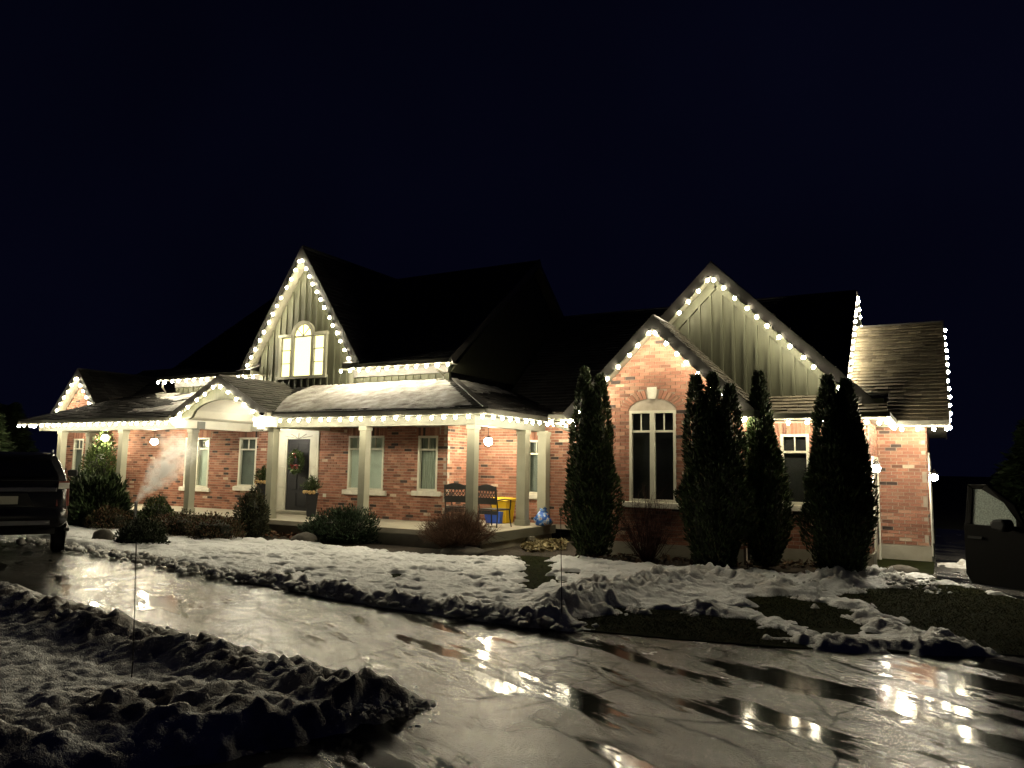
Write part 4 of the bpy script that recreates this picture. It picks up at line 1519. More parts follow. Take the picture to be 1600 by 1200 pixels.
# snow lying on the porch roof
def roof_snow(name, O, U, V, u0, u1, v0, v1, mask, label, step=0.04, thick=0.024):
    O, U, V = Vector(O), Vector(U).normalized(), Vector(V).normalized()
    n = U.cross(V).normalized()
    if n.z < 0:
        n = -n
    nu, nv = int((u1 - u0) / step) + 1, int((v1 - v0) / step) + 1
    A, B = np.meshgrid(np.linspace(u0, u1, nu), np.linspace(v0, v1, nv))
    m = mask(A, B)
    t = thick * sstep(0.0, 0.35, m) + (0.02 * (fbm(A, B, 7.0, 4, 0.6) - 0.5) + 0.012 * (chunks(A, B, 9.0) - 0.3)) * sstep(0, 0.2, m) - 0.02 * (m < 0) + 0.026
    Pn = (np.array(O)[None, None] + A[..., None] * np.array(U) + B[..., None] * np.array(V) + t[..., None] * np.array(n)).reshape(-1, 3)
    idx = np.arange(nu * nv).reshape(nv, nu)
    q = np.stack([idx[:-1, :-1], idx[:-1, 1:], idx[1:, 1:], idx[1:, :-1]], -1).reshape(-1, 4)
    k = (m > -0.03).reshape(-1)
    q = q[k[q].any(1)]
    used = np.unique(q)
    mp = np.full(len(Pn), -1)
    mp[used] = np.arange(len(used))
    me = np_mesh(name, Pn[used], mp[q], 'snow', smooth=True, extra=np.full(len(used), 0.9))
    tag(link(name, me), label, 'snow', kind='stuff')


slope_v = (0, yt - ye, zt - ze)
roof_snow('roof_snow', (-14.80, ye, ze), (1, 0, 0), slope_v, -0.9, 6.2, 0.08, ln - 0.05,
          lambda A, B: np.minimum(np.minimum(np.minimum(A + 0.55 * B + 0.1 + 0.3 * (fbm(A, B, 2, 3) - 0.5), (6.15 - B * 0.92 - A)), 0.1 + (B - 0.16) * 0.8 + 0.35 * (fbm(A * 0.7, B * 3, 2.2, 3) - 0.5)), 0.34 + 1.5 * (fbm(A, B * 1.5, 2.2, 5, 0.6) - 0.38)), 'snow blanketing the porch roof right of the entry gable')
roof_snow('roof_snow', (xe, ye, ze), (0, 1, 0), (-(yt - ye), 0, zt - ze), 0.2, 4.6, 0.3, ln - 0.05,
          lambda A, B: np.minimum(A - B * 0.93 - 0.1, 0.55 * (fbm(A, B * 1.6, 1.5, 3) - 0.42) + 0.25 * (B - 1.0) - 0.06 * A), 'thin snow on the side slope of the porch roof', thick=0.02)
roof_snow('roof_snow', (-26.3, ye, ze), (1, 0, 0), slope_v, 2.5, 8.4, 0.15, ln - 0.05,
          lambda A, B: np.minimum(0.5 * (fbm(A * 0.6, B * 1.5, 1.6, 3) - 0.42) + 0.10 * (A - 5.2), 0.6 * (B - 0.5)), 'patchy snow on the porch roof left of the entry gable', thick=0.02)

# ================================================================== STRING LIGHTS
_b = MB()
_b.lathe([(0.010, -0.095), (0.024, -0.084), (0.034, -0.060), (0.032, -0.040), (0.018, -0.020)], n=8)
BULB_ME = [_b.mesh('bulb', emitter('warm_bulb', BULB_COLOR, BULB_STRENGTH * k), smooth=True) for k in (0.7, 0.9, 1.05, 1.25)]
_s = MB()
_s.lathe([(0.018, -0.024), (0.018, 0.006), (0.010, 0.012)], n=6)
SOCK_ME = _s.mesh('socket', M['wire'])


def string_lights(label, paths, spacing=0.305, drop=0.0):
    o0 = Vector(paths[0][0])
    t = thing('string_lights', label, 'string lights', o0, group='warm white bulb strings on the house')
    for path in paths:
        P = [Vector(p) for p in path]
        segs = [(b - a).length for a, b in zip(P[:-1], P[1:])]
        tot = sum(segs)
        k = max(1, round(tot / spacing))
        pos = []
        for i in range(k + 1):
            d = tot * i / k
            for (a, b), s in zip(zip(P[:-1], P[1:]), segs):
                if d <= s + 1e-6:
                    pos.append(a.lerp(b, min(1, max(0, (d + (random.uniform(-0.03, 0.03) if 0 < i < k else 0)) / s))))
                    break
                d -= s
        w = []
        for a, b in zip(pos[:-1], pos[1:]):
            w += [a, a.lerp(b, 0.5) - Vector((0, 0, 0.012))]
        w.append(pos[-1])
        MB().tube(w, 0.006, 4).build('wire', 'wire', t)
        for p in pos:
            q = p - o0 + Vector((random.uniform(-0.012, 0.012), random.uniform(-0.006, 0.006), random.uniform(-0.008, 0.008)))
            ob = link('bulb', random.choice(BULB_ME), t, q)
            ob.rotation_euler = (random.uniform(-0.12, 0.12), random.uniform(-0.12, 0.12), random.random() * 6)
            so = link('socket', SOCK_ME, ob)
    return t


def rake_path(xc, zp, half, ze, y, off, start=0.12, sides=(-1, 1)):
    out = []
    for s in sides:
        a = Vector((xc, y, zp))
        b = Vector((xc + s * half, y, ze))
        d = (b - a).normalized()
        nrm = Vector((d.z, 0, -d.x))
        if nrm.z > 0:
            nrm = -nrm
        a2 = Vector((xc + s * 0.02, y, zp - off / abs(nrm.z)))
        out.append([a2 + d * start, b + nrm * off - d * 0.05])
    return out


string_lights('bulb string along the porch eave left of the entry gable', [[(-26.25, 13.68, 2.975), (-18.45, 13.68, 2.975)], [(-26.32, 14.2, 2.98), (-26.32, 16.0, 2.98)]], 0.33)
string_lights('bulb string outlining the small entry portico gable', rake_path(XP, ZP, HP, ZPE, 13.50, 0.17) + [[(-18.45, 13.60, 3.01), (-18.1, 13.60, 3.01)], [(-15.2, 13.6, 3.01), (-14.85, 13.6, 3.01)]], 0.36)
string_lights('bulb string along the snowy porch eave right of the entry', [[(-14.72, 13.68, 2.975), (-8.42, 13.68, 2.975)]], 0.33)
string_lights('bulb string along the right side eave of the porch', [[(-8.34, 14.0, 2.975), (-8.34, 17.7, 2.975)]], 0.38)
string_lights('bulb string under the upper eave left of the dormer', [[(-22.15, 15.74, 4.46), (-17.75, 15.74, 4.46)]], 0.33)
string_lights('bulb string under the upper eave right of the dormer', [[(-14.3, 15.74, 4.46), (-10.75, 15.74, 4.46)]], 0.33)
string_lights('bulb string outlining the tall dormer gable', rake_path(XD, ZD, HD, ZDE, 15.76, 0.20, 0.05), 0.29)
string_lights('bulb string outlining the small brick gable', rake_path(XG, ZG, 2.05, ZG - 2.03, 14.96, 0.20, 0.05), 0.31)
string_lights('bulb string outlining the big board-and-batten gable', rake_path(XB, ZB, HB, 3.0, 16.06, 0.22, 0.05), 0.31)
string_lights('bulb string along the low eaves beside the small brick gable', [[(-7.45, 15.0, 2.92), (-6.9, 15.0, 2.92)], [(-3.3, 15.0, 2.89), (-3.02, 15.0, 2.91), (-3.02, 15.6, 2.91)], [(-2.9, 15.66, 2.88), (-0.82, 15.66, 2.88)]], 0.36)
string_lights('bulb string along the garage corner eaves', [[(-0.79, 15.8, 2.88), (-0.79, 18.1, 2.88)], [(-0.66, 18.2, 2.86), (0.2, 18.2, 2.86)], [(0.25, 18.5, 2.90), (0.25, 19.0, 3.2)]], 0.30)
string_lights('bulb string on the right rake of the garage roof', [[(0.27, 18.7, 3.2), (0.27, 21.6, 5.50)]], 0.33)
string_lights('bulb string on the high roof edge behind the big gable', [[(-1.75, 18.9, 3.74), (-1.75, 22.45, 6.70)], [(-1.75, 22.6, 6.65), (-1.75, 24.3, 5.23)]], 0.34)
string_lights('bulb string outlining the far left brick gable', rake_path(XF, ZF, 1.42, ZF - 1.53, 15.56, 0.19, 0.05), 0.30)

# ================================================================== LAMPS
def ball(mb, c, r, n=12, tone=None, sq=1.0):
    k = 7
    return mb.lathe([(max(0.02 * r, r * sin(pi * i / k)), -r * cos(pi * i / k) * sq) for i in range(k + 1)], c, n, tone=tone)


def pendant(label, p, ztop=2.96):
    t = thing('pendant_lamp', label, 'lamp', p, group='round porch lamps')
    MB().lathe([(0.05, -0.02), (0.05, 0.0)], (p.x, p.y, ztop), 10).build('canopy', 'black', t)
    MB().tube([(p.x, p.y, p.z + 0.12), (p.x, p.y, ztop - 0.02)], 0.008, 6).build('rod', 'black', t)
    MB().lathe([(0.02, 0.15), (0.06, 0.11), (0.062, 0.09)], p, 10).build('cap', 'black', t)
    ball(MB(), p, 0.105).build('globe', 'globe', t, smooth=True)
    return t


pendant('glowing globe lamp above the porch chairs', at(763, 690, 1, 16.7))
pendant('glowing globe lamp hanging left of the entry near the steam', at(241, 690, 1, 15.2))
pendant('glowing globe lamp at the far left end of the porch', at(164, 684, 1, 15.5))
# entry lantern
p = at(408, 665, 1, 15.2)
t = thing('hanging_lantern', 'bright square lantern hanging in the entry portico', 'lantern', p)
MB().lathe([(0.10, 0.12), (0.02, 0.20)], p, 4).build('hood', 'black', t)
for a in range(4):
    th = pi / 4 + a * pi / 2
    MB().bar(p + Vector((0.09 * cos(th), 0.09 * sin(th), -0.13)), p + Vector((0.09 * cos(th), 0.09 * sin(th), 0.12)), 0.012, 0.012, (1, 0, 0)).build('post', 'black', t)
MB().lathe([(0.10, -0.14), (0.10, -0.125)], p, 4).build('base', 'black', t)
ball(MB(), p, 0.075).build('light_bulb', 'sconce', t, smooth=True)
MB().tube([(p.x, p.y, p.z + 0.19), (p.x, p.y, 3.3)], 0.006, 5).build('chain', 'black', t)
# garage wall lanterns
def sconce(label, x, y, z, nx):
    t = thing('wall_lantern', label, 'wall lamp', (x, y, z), group='garage wall lanterns')
    MB().box(min(x, x + nx * 0.02), max(x, x + nx * 0.02), y - 0.06, y + 0.06, z - 0.1, z + 0.14).build('back_plate', 'black', t)
    MB().tube([(x + nx * 0.02, y, z + 0.12), (x + nx * 0.12, y, z + 0.19), (x + nx * 0.14, y, z + 0.12)], 0.01, 5).build('arm', 'black', t)
    MB().lathe([(0.09, 0.08), (0.02, 0.15)], (x + nx * 0.11, y, z), 8).build('hood', 'black', t)
    ball(MB(), (x + nx * 0.11, y, z + 0.0), 0.075).build('lamp_glass', 'glowglass', t, smooth=True)


q = at(1366, 743, 0, -1.03)
sconce('bright wall lantern beside the rightmost tall cedar', -1.17, min(max(q.y, 16.5), 16.85), 1.95, 1)
sconce('bright wall lantern on the outer garage corner', -0.2, 19.3, 1.78, 1)

# ================================================================== PLANTS
def sprays(P, D, ln, wd, cols, mix, curl=0.3):
    """Small pointed leaf sprays at P along D."""
    m = len(P)
    D = D / (np.linalg.norm(D, axis=1, keepdims=True) + 1e-9)
    E = rng.standard_normal((m, 3))
    E -= D * (D * E).sum(1, keepdims=True)
    E /= np.linalg.norm(E, axis=1, keepdims=True)
    Nn = np.cross(D, E)
    l = ln * rng.uniform(0.6, 1.35, (m, 1))
    w = wd * rng.uniform(0.6, 1.3, (m, 1))
    mid = P + D * l * 0.5 + Nn * l * curl * rng.uniform(-0.5, 0.5, (m, 1))
    V = np.stack([P, mid + E * w * 0.5, P + D * l, mid - E * w * 0.5], 1).reshape(-1, 3)
    c = np.array(cols)[rng.choice(len(cols), m, p=mix)] * rng.uniform(0.6, 1.4, (m, 1))
    return V, np.arange(len(V)).reshape(-1, 4), c


GREEN = [(0.035, 0.055, 0.018), (0.05, 0.075, 0.022), (0.025, 0.036, 0.014), (0.07, 0.06, 0.025)]
GMIX = [0.4, 0.28, 0.25, 0.07]


def cedar(label, base, spires, n=9000, lean=0.0, group='tall columnar cedars before the right wing'):
    """spires: (dx, dy, height, radius) of the leaders that share one foot."""
    t = thing('columnar_cedar', label, 'cedar', base, group=group)
    b = Vector(base)
    P, D = [], []
    core = MB()
    for dx, dy, H, R in spires:
        m = int(n * H * R / sum(s[2] * s[3] for s in spires))
        tt = rng.random(m) ** 0.85
        th = rng.uniform(0, 2 * pi, m)
        lump = 0.85 + 0.40 * vnoise(th * 1.6 + dx * 7 + b.x * 3 + 40, tt * H * 2.4 + 10) - 0.16 * vnoise(th * 4 + 20, tt * H * 6 + b.x)

        def prof(q):
            return np.minimum(1.0, 0.50 + 1.8 * q) * np.clip(1.0 - np.clip(q - 0.30, 0, 1) ** 1.8 * 1.75, 0.06, 1)
        r = R * prof(tt) * lump * (1 - 0.35 * rng.random(m) ** 2.2)
        g = dx * np.clip(tt * 1.5, 0.55, 1.0)
        pos = np.stack([b.x + g + r * np.cos(th), b.y + dy + r * np.sin(th), b.z + 0.04 + tt * H], -1)
        P.append(pos)
        D.append(np.stack([np.cos(th) * 0.75, np.sin(th) * 0.75, np.full(m, 1.0)], -1) + 0.35 * rng.standard_normal((m, 3)))
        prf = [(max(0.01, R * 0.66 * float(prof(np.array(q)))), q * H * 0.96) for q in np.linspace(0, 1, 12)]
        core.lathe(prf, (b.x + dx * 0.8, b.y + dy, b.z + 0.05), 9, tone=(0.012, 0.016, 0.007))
    V, F, c = sprays(np.concatenate(P), np.concatenate(D), 0.11, 0.035, GREEN, GMIX)
    link('crown', np_mesh('crown', V - np.array(b), F, 'leaf', c), t)
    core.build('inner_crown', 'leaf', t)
    MB().tube([b - Vector((0, 0, 0.05)), b + Vector((0, 0, spires[0][2] * 0.8))], [0.07, 0.02], 7).build('trunk', 'bark', t)


def gpos(px, py, z=0.05):
    p = G(px, py, z)
    return (p.x, p.y, 0.03)


b1 = at(924, 862, 1, 14.55)
cedar('twin-topped tall cedar beside the end of the porch', (b1.x, b1.y, 0.03), [(-0.17, 0, 3.84, 0.36), (0.20, -0.05, 3.68, 0.34), (0.0, 0.05, 2.9, 0.58)], 18000)
b2 = at(1118, 872, 1, 14.55)
cedar('widest cedar with three tips right of the arched window', (b2.x, b2.y, 0.03), [(-0.34, 0, 3.60, 0.34), (-0.03, 0.05, 3.62, 0.34), (0.31, 0, 3.38, 0.34), (0, -0.05, 2.85, 0.68)], 22000)
b3 = at(1195, 872, 1, 15.2)
cedar('slim lit cedar tucked between the two wide ones', (b3.x, b3.y, 0.03), [(-0.05, 0, 3.68, 0.32), (0.06, 0, 2.7, 0.46)], 13000)
b4 = at(1316, 880, 1, 14.75)
cedar('broad rightmost cedar close to the garage lamp', (b4.x, b4.y, 0.03), [(-0.16, 0, 3.50, 0.38), (0.14, 0.05, 3.42, 0.37), (0.26, 0, 2.8, 0.34), (-0.03, -0.05, 2.8, 0.64)], 22000)


def shrub(name, label, cat, base, w, h, d=None, n=4000, ln=0.09, wd=0.035, cols=GREEN, mix=GMIX, flat=0.35, rough=0.35, group=None, core=True):
    d = d or w
    t = thing(name, label, cat, base, group=group)
    b = Vector(base)
    u = rng.standard_normal((n, 3))
    u /= np.linalg.norm(u, axis=1, keepdims=True)
    u[:, 2] = np.abs(u[:, 2]) - flat * 0.3
    lat = np.arctan2(u[:, 1], u[:, 0])
    lump = 1 - rough / 2 + rough * vnoise(lat * 2.2 + b.x * 3 + 60, u[:, 2] * 4.2 + b.y + 30) + rough * 0.6 * (vnoise(lat * 6 + 80, u[:, 2] * 11 + 50) - 0.5)
    rr = lump * (1 - 0.45 * rng.random(n) ** 2)
    pos = np.stack([b.x + u[:, 0] * rr * w / 2, b.y + u[:, 1] * rr * d / 2, b.z + np.maximum(0.02, (u[:, 2] * rr + 0.12) * h * 0.9)], -1)
    V, F, c = sprays(pos, u + np.array([0, 0, 0.5]) + 0.4 * rng.standard_normal((n, 3)), ln, wd, cols, mix)
    link('foliage', np_mesh('foliage', V - np.array(b), F, 'leaf', c), t)
    if core:
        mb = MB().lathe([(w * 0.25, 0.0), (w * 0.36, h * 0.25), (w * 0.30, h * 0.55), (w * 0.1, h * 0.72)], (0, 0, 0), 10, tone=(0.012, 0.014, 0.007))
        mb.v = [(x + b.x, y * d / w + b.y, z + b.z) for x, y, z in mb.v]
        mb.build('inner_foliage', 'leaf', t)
    st = MB()
    for k in range(5):
        a = k * 1.26
        st.tube([b + Vector((0, 0, -0.03)), b + Vector((w * 0.12 * cos(a), d * 0.12 * sin(a), h * 0.25)), b + Vector((w * 0.25 * cos(a), d * 0.25 * sin(a), h * 0.6))], [0.02, 0.015, 0.006], 5)
    st.build('stems', 'bark', t)
    return t


def Yb(px, py, Y, z=0.03):
    q = at(px, py, 1, Y)
    return (q.x, Y, z)


JUN = [(0.03, 0.05, 0.02), (0.05, 0.075, 0.03), (0.02, 0.03, 0.012)]
shrub('juniper', 'big spreading dark juniper before the far left porch columns', 'shrub', Yb(146, 800, 12.9), 2.6, 1.35, 1.6, 9000, 0.20, 0.05, JUN, [0.4, 0.3, 0.3], rough=0.6)
shrub('round_shrub', 'rounded shrub right behind the steam plume', 'shrub', Yb(246, 800, 13.3), 0.95, 0.95, 0.9, 3500, 0.07, 0.03)
shrub('boxwood', 'dark boxwood at the left end of the snowy lawn', 'shrub', gpos(220, 848), 1.35, 0.55, 0.9, 4000, 0.06, 0.03, [(0.018, 0.026, 0.012), (0.03, 0.04, 0.018)], [0.6, 0.4])
shrub('upright_shrub', 'upright dark shrub before the planter left of the door', 'shrub', Yb(393, 830, 13.45), 0.85, 1.30, 0.8, 5000, 0.07, 0.03, [(0.03, 0.035, 0.018), (0.045, 0.05, 0.025), (0.06, 0.045, 0.02)], [0.5, 0.3, 0.2])
shrub('mugo_pine', 'dark mugo pine in the bed right of the door', 'shrub', gpos(533, 845), 2.0, 0.82, 1.3, 8000, 0.10, 0.028, [(0.022, 0.04, 0.018), (0.035, 0.06, 0.03), (0.015, 0.022, 0.01)], [0.45, 0.25, 0.3], rough=0.55)
shrub('vine_bush', 'bright green bush lit by the lamp at the far left porch end', 'shrub', Yb(150, 780, 15.55, 0.42), 1.6, 2.3, 0.9, 4500, 0.10, 0.06, [(0.035, 0.055, 0.014), (0.05, 0.075, 0.02)], [0.5, 0.5], rough=0.5)
HC = [(0.09, 0.055, 0.025), (0.055, 0.06, 0.025), (0.11, 0.05, 0.03), (0.03, 0.03, 0.015)]
for i, (px, lab) in enumerate(((112, 'low russet hedge plant nearest the parked car'), (172, 'low russet hedge plant under the juniper'), (275, 'low russet hedge plant below the steam shrub'), (335, 'low russet hedge plant under the double window'))):
    shrub('hedge_plant', lab, 'shrub', Yb(px, 820, 12.55), 1.75, 0.62, 0.95, 3200, 0.06, 0.03, HC, [0.35, 0.25, 0.2, 0.2], group='low russet hedge along the left bed', rough=0.4)


def twig_shrub(label, base, w, h, n, col, r0=0.006, group=None):
    t = thing('bare_shrub', label, 'shrub', base, group=group)
    b = Vector(base)
    V, F, C = [], [], []
    off = 0

    def strip(P, r):
        nonlocal off
        P = np.array(P)
        for i in range(len(P) - 1):
            a, c = P[i], P[i + 1]
            d = c - a
            s = np.cross(d, rng.standard_normal(3))
            s /= np.linalg.norm(s) + 1e-9
            q = np.cross(d, s)
            q /= np.linalg.norm(q) + 1e-9
            ra, rb = r * (1 - i / len(P)), r * (1 - (i + 1) / len(P)) + 0.0008
            for k in range(3):
                t0, t1 = 2 * pi * k / 3, 2 * pi * (k + 1) / 3
                V.extend([a + (s * cos(t0) + q * sin(t0)) * ra, a + (s * cos(t1) + q * sin(t1)) * ra, c + (s * cos(t1) + q * sin(t1)) * rb, c + (s * cos(t0) + q * sin(t0)) * rb])
                F.append((off, off + 1, off + 2, off + 3))
                C.append(np.array(col) * random.uniform(0.6, 1.4))
                off += 4
    for i in range(n):
        a = random.random() * 6.283
        out = random.random() ** 0.6
        tip = np.array([cos(a) * out * w / 2, sin(a) * out * w / 2, h * (1.0 - 0.55 * out ** 2) * random.uniform(0.7, 1.05)])
        st = np.array([cos(a) * 0.06 * w, sin(a) * 0.06 * w, 0.0])
        m1 = st * 0.6 + tip * 0.4 + rng.standard_normal(3) * 0.04
        m1[2] = max(m1[2], 0.05)
        m2 = st * 0.25 + tip * 0.75 + rng.standard_normal(3) * 0.04
        m2[2] = max(m2[2], 0.04)
        strip([st, m1, m2, tip], r0)
        for k in range(4):
            f = random.uniform(0.35, 0.95)
            s0 = st * (1 - f) + tip * f
            strip([s0, s0 + rng.standard_normal(3) * 0.11 + np.array([0, 0, 0.06])], r0 * 0.5)
    me = np_mesh('twigs', np.array(V), np.array(F), 'twig', np.array(C))
    link('twigs', me, t)


tb = gpos(713, 860)
twig_shrub('twiggy brown shrub before the porch chairs', tb, 1.8, 0.98, 850, (0.10, 0.055, 0.035))
twig_shrub('bare reddish shrub under the tall arched window', Yb(1012, 868, 14.75), 1.5, 1.55, 170, (0.05, 0.022, 0.018))

# dark trees beyond the ends of the house
def conifer(label, base, H, R, n=4500):
    t = thing('evergreen_tree', label, 'tree', base, group='dark evergreens beyond the house')
    b = Vector(base)
    tt = rng.random(n)
    th = rng.uniform(0, 2 * pi, n)
    r = R * (1 - tt) * (0.55 + 0.5 * vnoise(th * 2.4 + 30, tt * H * 2 + 20)) * (0.4 + 0.6 * rng.random(n) ** 0.5) + 0.05
    pos = np.stack([r * np.cos(th), r * np.sin(th), 0.4 + tt * (H - 0.4) - 0.25 * r], -1)
    V, F, c = sprays(pos, np.stack([np.cos(th), np.sin(th), np.full(n, -0.15)], -1) + 0.3 * rng.standard_normal((n, 3)), 0.42, 0.14, JUN, [0.4, 0.3, 0.3])
    link('crown', np_mesh('crown', V, F, 'leaf', c), t)
    MB().tube([b - Vector((0, 0, 0.1)), b + Vector((0, 0, H * 0.95))], [0.14, 0.02], 7).build('trunk', 'bark', t)


conifer('dark evergreen at the left edge behind the parked car', (-31.0, 15.0, -0.09), 3.6, 1.7)
conifer('dark evergreen further left beyond the porch end', (-34.5, 17.5, -0.09), 4.2, 1.9)
conifer('dark evergreen just outside the left end of the porch', (-28.6, 13.6, -0.09), 2.9, 1.3)
conifer('dark evergreen in the distance right of the garage', (3.2, 34.0, -0.09), 4.0, 2.2)

# ================================================================== ROCKS, STAKES
def rock(label, px, py, w, h, z=0.03, d=None):
    p = G(px, py, 0.06)
    mb = MB()
    n, k = 14, 7
    prof = [(max(0.02, sin(pi * (0.5 + 0.5 * i / k)) if i else 1.0), i / k) for i in range(k + 1)]
    mb.lathe([(w / 2 * 0.96, -0.08)] + [(w / 2 * max(0.05, sqrt(max(0, 1 - (i / k) ** 2.4))), h * i / k) for i in range(k + 1)], (0, 0, 0), n)
    s = random.random() * 40
    out = []
    for x, y, zz in mb.v:
        f = 0.78 + 0.45 * float(vnoise(np.array(atan2(y, x) * 1.8 + s), np.array(zz * 6 + s)))
        out.append((p.x + x * f, p.y + y * f * (d or 0.7), z + zz * (0.85 + 0.3 * float(vnoise(np.array(x * 5 + s), np.array(y * 5 + s))))))
    mb.v = out
    tag(mb.build('rock', 'rock', smooth=True, origin=(p.x, p.y, z)), label, 'rock', 'dark landscape rocks')


rock('domed dark rock beside the boxwood', 160, 842, 0.62, 0.26)
rock('flat dark rock before the twiggy brown shrub', 722, 862, 0.95, 0.15)
rock('low brown rock in the bed before the mugo pine', 478, 846, 0.75, 0.24)
rock('dark rock on the snow left of the garage corner', 1412, 892, 0.55, 0.14)
rock('smaller dark rock beside the mugo pine', 500, 838, 0.5, 0.2)


def stake(label, base_px, base_py, z, top_px, top_py):
    p = G(base_px, base_py, z)
    dpt = (p - Vector((0, 0, EYE))).dot(fw)
    d = fw * F_PX + CR * (top_px - 800) - CU * (top_py - 600)
    q = Vector((0, 0, EYE)) + d * (dpt / F_PX)
    tag(MB().tube([p - Vector((0, 0, 0.3)), p, q], 0.005, 5).build('marker_stake', 'stake', origin=p - Vector((0, 0, 0.3))), label, 'stake', 'driveway marker stakes')


stake('thin marker stake standing in the near snow heap', 208, 1024, 0.25, 213, 846)
stake('thin marker stake in the bank below the twin-topped cedar', 878, 965, 0.12, 876, 800)

# ================================================================== ON THE PORCH
def bar(m, a, b, w=0.03, h=None):
    return m.bar(a, b, w, h or w)


def make_chair(label, loc, rz):
    t = thing('porch_chair', label, 'chair', loc, rz, 'dark metal porch chairs', local=True)
    # local: back towards -y (towards the camera), width along x
    bk = MB()
    for s in (-1, 1):
        bk.tube([(s * 0.25, -0.22, 0.42), (s * 0.255, -0.27, 0.70), (s * 0.25, -0.30, 0.97)], 0.016, 6)
    bk.build('back_frame', 'black', t)
    top = MB()
    n = 12
    pts = [(-0.26 + 0.52 * i / n) for i in range(n + 1)]
    for a, b in zip(pts[:-1], pts[1:]):
        za, zb = [0.97 + 0.05 * cos(x / 0.26 * pi) ** 1 * 0.5 + 0.025 for x in (a, b)]
        top.prism([(a, -0.315, 0.86), (b, -0.315, 0.86), (b, -0.315, zb), (a, -0.315, za)], (0, 0.02, 0))
    top.build('top_rail', 'black', t)
    lt = MB()
    for i in range(7):
        x = -0.24 + 0.48 * i / 6
        for s in (-1, 1):
            x2 = max(-0.25, min(0.25, x + s * 0.10))
            lt.bar((x, -0.295, 0.70), (x2, -0.305, 0.86), 0.014, 0.014)
    lt.bar((-0.25, -0.297, 0.775), (0.25, -0.297, 0.775), 0.012, 0.014)
    lt.build('lattice', 'black', t)
    MB().prism([(-0.25, -0.285, 0.54), (0.25, -0.285, 0.54), (0.25, -0.30, 0.70), (-0.25, -0.30, 0.70)], (0, 0.016, 0)).build('back_panel', 'black', t)
    MB().box(-0.27, 0.27, -0.23, 0.25, 0.40, 0.435).build('seat', 'black', t, bevel=0.012)
    for sx in (-1, 1):
        for sy in (-1, 1):
            MB().tube([(sx * 0.25, sy * 0.22, 0.40), (sx * 0.255, sy * 0.235, 0.2), (sx * 0.27, sy * 0.27, 0.0)], [0.018, 0.016, 0.014], 6).build('leg', 'black', t)
        MB().tube([(sx * 0.265, -0.27, 0.64), (sx * 0.29, 0.0, 0.67), (sx * 0.285, 0.22, 0.64), (sx * 0.26, 0.23, 0.42)], 0.016, 6).build('armrest', 'black', t)
    MB().box(-0.25, 0.25, -0.245, -0.232, 0.30, 0.395).build('apron', 'black', t)
    t.scale = (1.12, 1.05, 1.0)
    return t


c1 = G(772, 823, 0.42)
make_chair('dark lattice-back porch chair before the yellow bin', (c1.x, c1.y, 0.42), radians(-8))
c2 = G(717, 818, 0.42)
make_chair('dark lattice-back porch chair left of the corner column', (c2.x, c2.y, 0.42), radians(12))
yb = at(785, 814, 1, 17.15)
t = thing('yellow_bin', 'bright yellow plastic bin with lid behind the right porch chair', 'bin', (yb.x, 17.15, 0.42))
mb = MB()
for (s, z) in ((0.20, 0.0), (0.25, 0.54)):
    pass
x, y = yb.x, 17.15
mb.add([(x - .2, y - .2, .42), (x + .2, y - .2, .42), (x + .2, y + .2, .42), (x - .2, y + .2, .42), (x - .25, y - .25, .98), (x + .25, y - .25, .98), (x + .25, y + .25, .98), (x - .25, y + .25, .98)], [(0, 3, 2, 1), (4, 5, 6, 7), (0, 1, 5, 4), (1, 2, 6, 5), (2, 3, 7, 6), (3, 0, 4, 7)])
mb.build('body', 'yellow', t, bevel=0.02)
MB().prism([(x - .27, y - .29, .985), (x + .29, y - .29, .985), (x + .29, y - .24, 1.05), (x - .2, y - .24, 1.07), (x - .27, y - .27, 1.03)], (0, 0.54, 0)).build('lid', 'yellow', t, bevel=0.015)
bb = G(758, 819, 0.42)
t = thing('recycling_box', 'blue plastic recycling box between the porch chair legs', 'box', (bb.x, bb.y + 0.5, 0.42))
x, y = bb.x, bb.y + 0.5
mb = MB()
mb.add([(x - .2, y - .14, .42), (x + .2, y - .14, .42), (x + .2, y + .14, .42), (x - .2, y + .14, .42), (x - .24, y - .18, .72), (x + .24, y - .18, .72), (x + .24, y + .18, .72), (x - .24, y + .18, .72), (x - .22, y - .16, .72), (x + .22, y - .16, .72), (x + .22, y + .16, .72), (x - .22, y + .16, .72), (x - .19, y - .13, .45), (x + .19, y - .13, .45), (x + .19, y + .13, .45), (x - .19, y + .13, .45)],
       [(0, 3, 2, 1), (0, 1, 5, 4), (1, 2, 6, 5), (2, 3, 7, 6), (3, 0, 4, 7), (4, 5, 9, 8), (5, 6, 10, 9), (6, 7, 11, 10), (7, 4, 8, 11), (8, 9, 13, 12), (9, 10, 14, 13), (10, 11, 15, 14), (11, 8, 12, 15), (12, 13, 14, 15)])
mb.build('tub', 'blue', t)
MB().box(x - .25, x + .25, y - .19, y - .165, .69, .73).build('rim', 'blue', t)
# crumpled blue bag
gb = G(841, 822, 0.42)
mb = MB().lathe([(0.17, 0.0), (0.22, 0.04), (0.23, 0.10), (0.22, 0.16), (0.20, 0.22), (0.17, 0.27), (0.11, 0.32), (0.06, 0.37), (0.09, 0.41)], (0, 0, 0), 26)
mb.v = [(gb.x + a * (1 + 0.75 * (float(vnoise(np.array(a * 16 + 50), np.array(c * 16 + b * 9 + 50))) - 0.5)), gb.y + 0.25 + b * 0.9, 0.422 + c * (1 + 0.25 * (float(vnoise(np.array(a * 11 + 9), np.array(b * 11 + 9))) - 0.5))) for a, b, c in mb.v]
tag(mb.build('plastic_bag', 'bag', smooth=True, origin=(gb.x, gb.y + 0.25, 0.42)), 'crumpled blue printed plastic bag under the right porch window', 'bag')
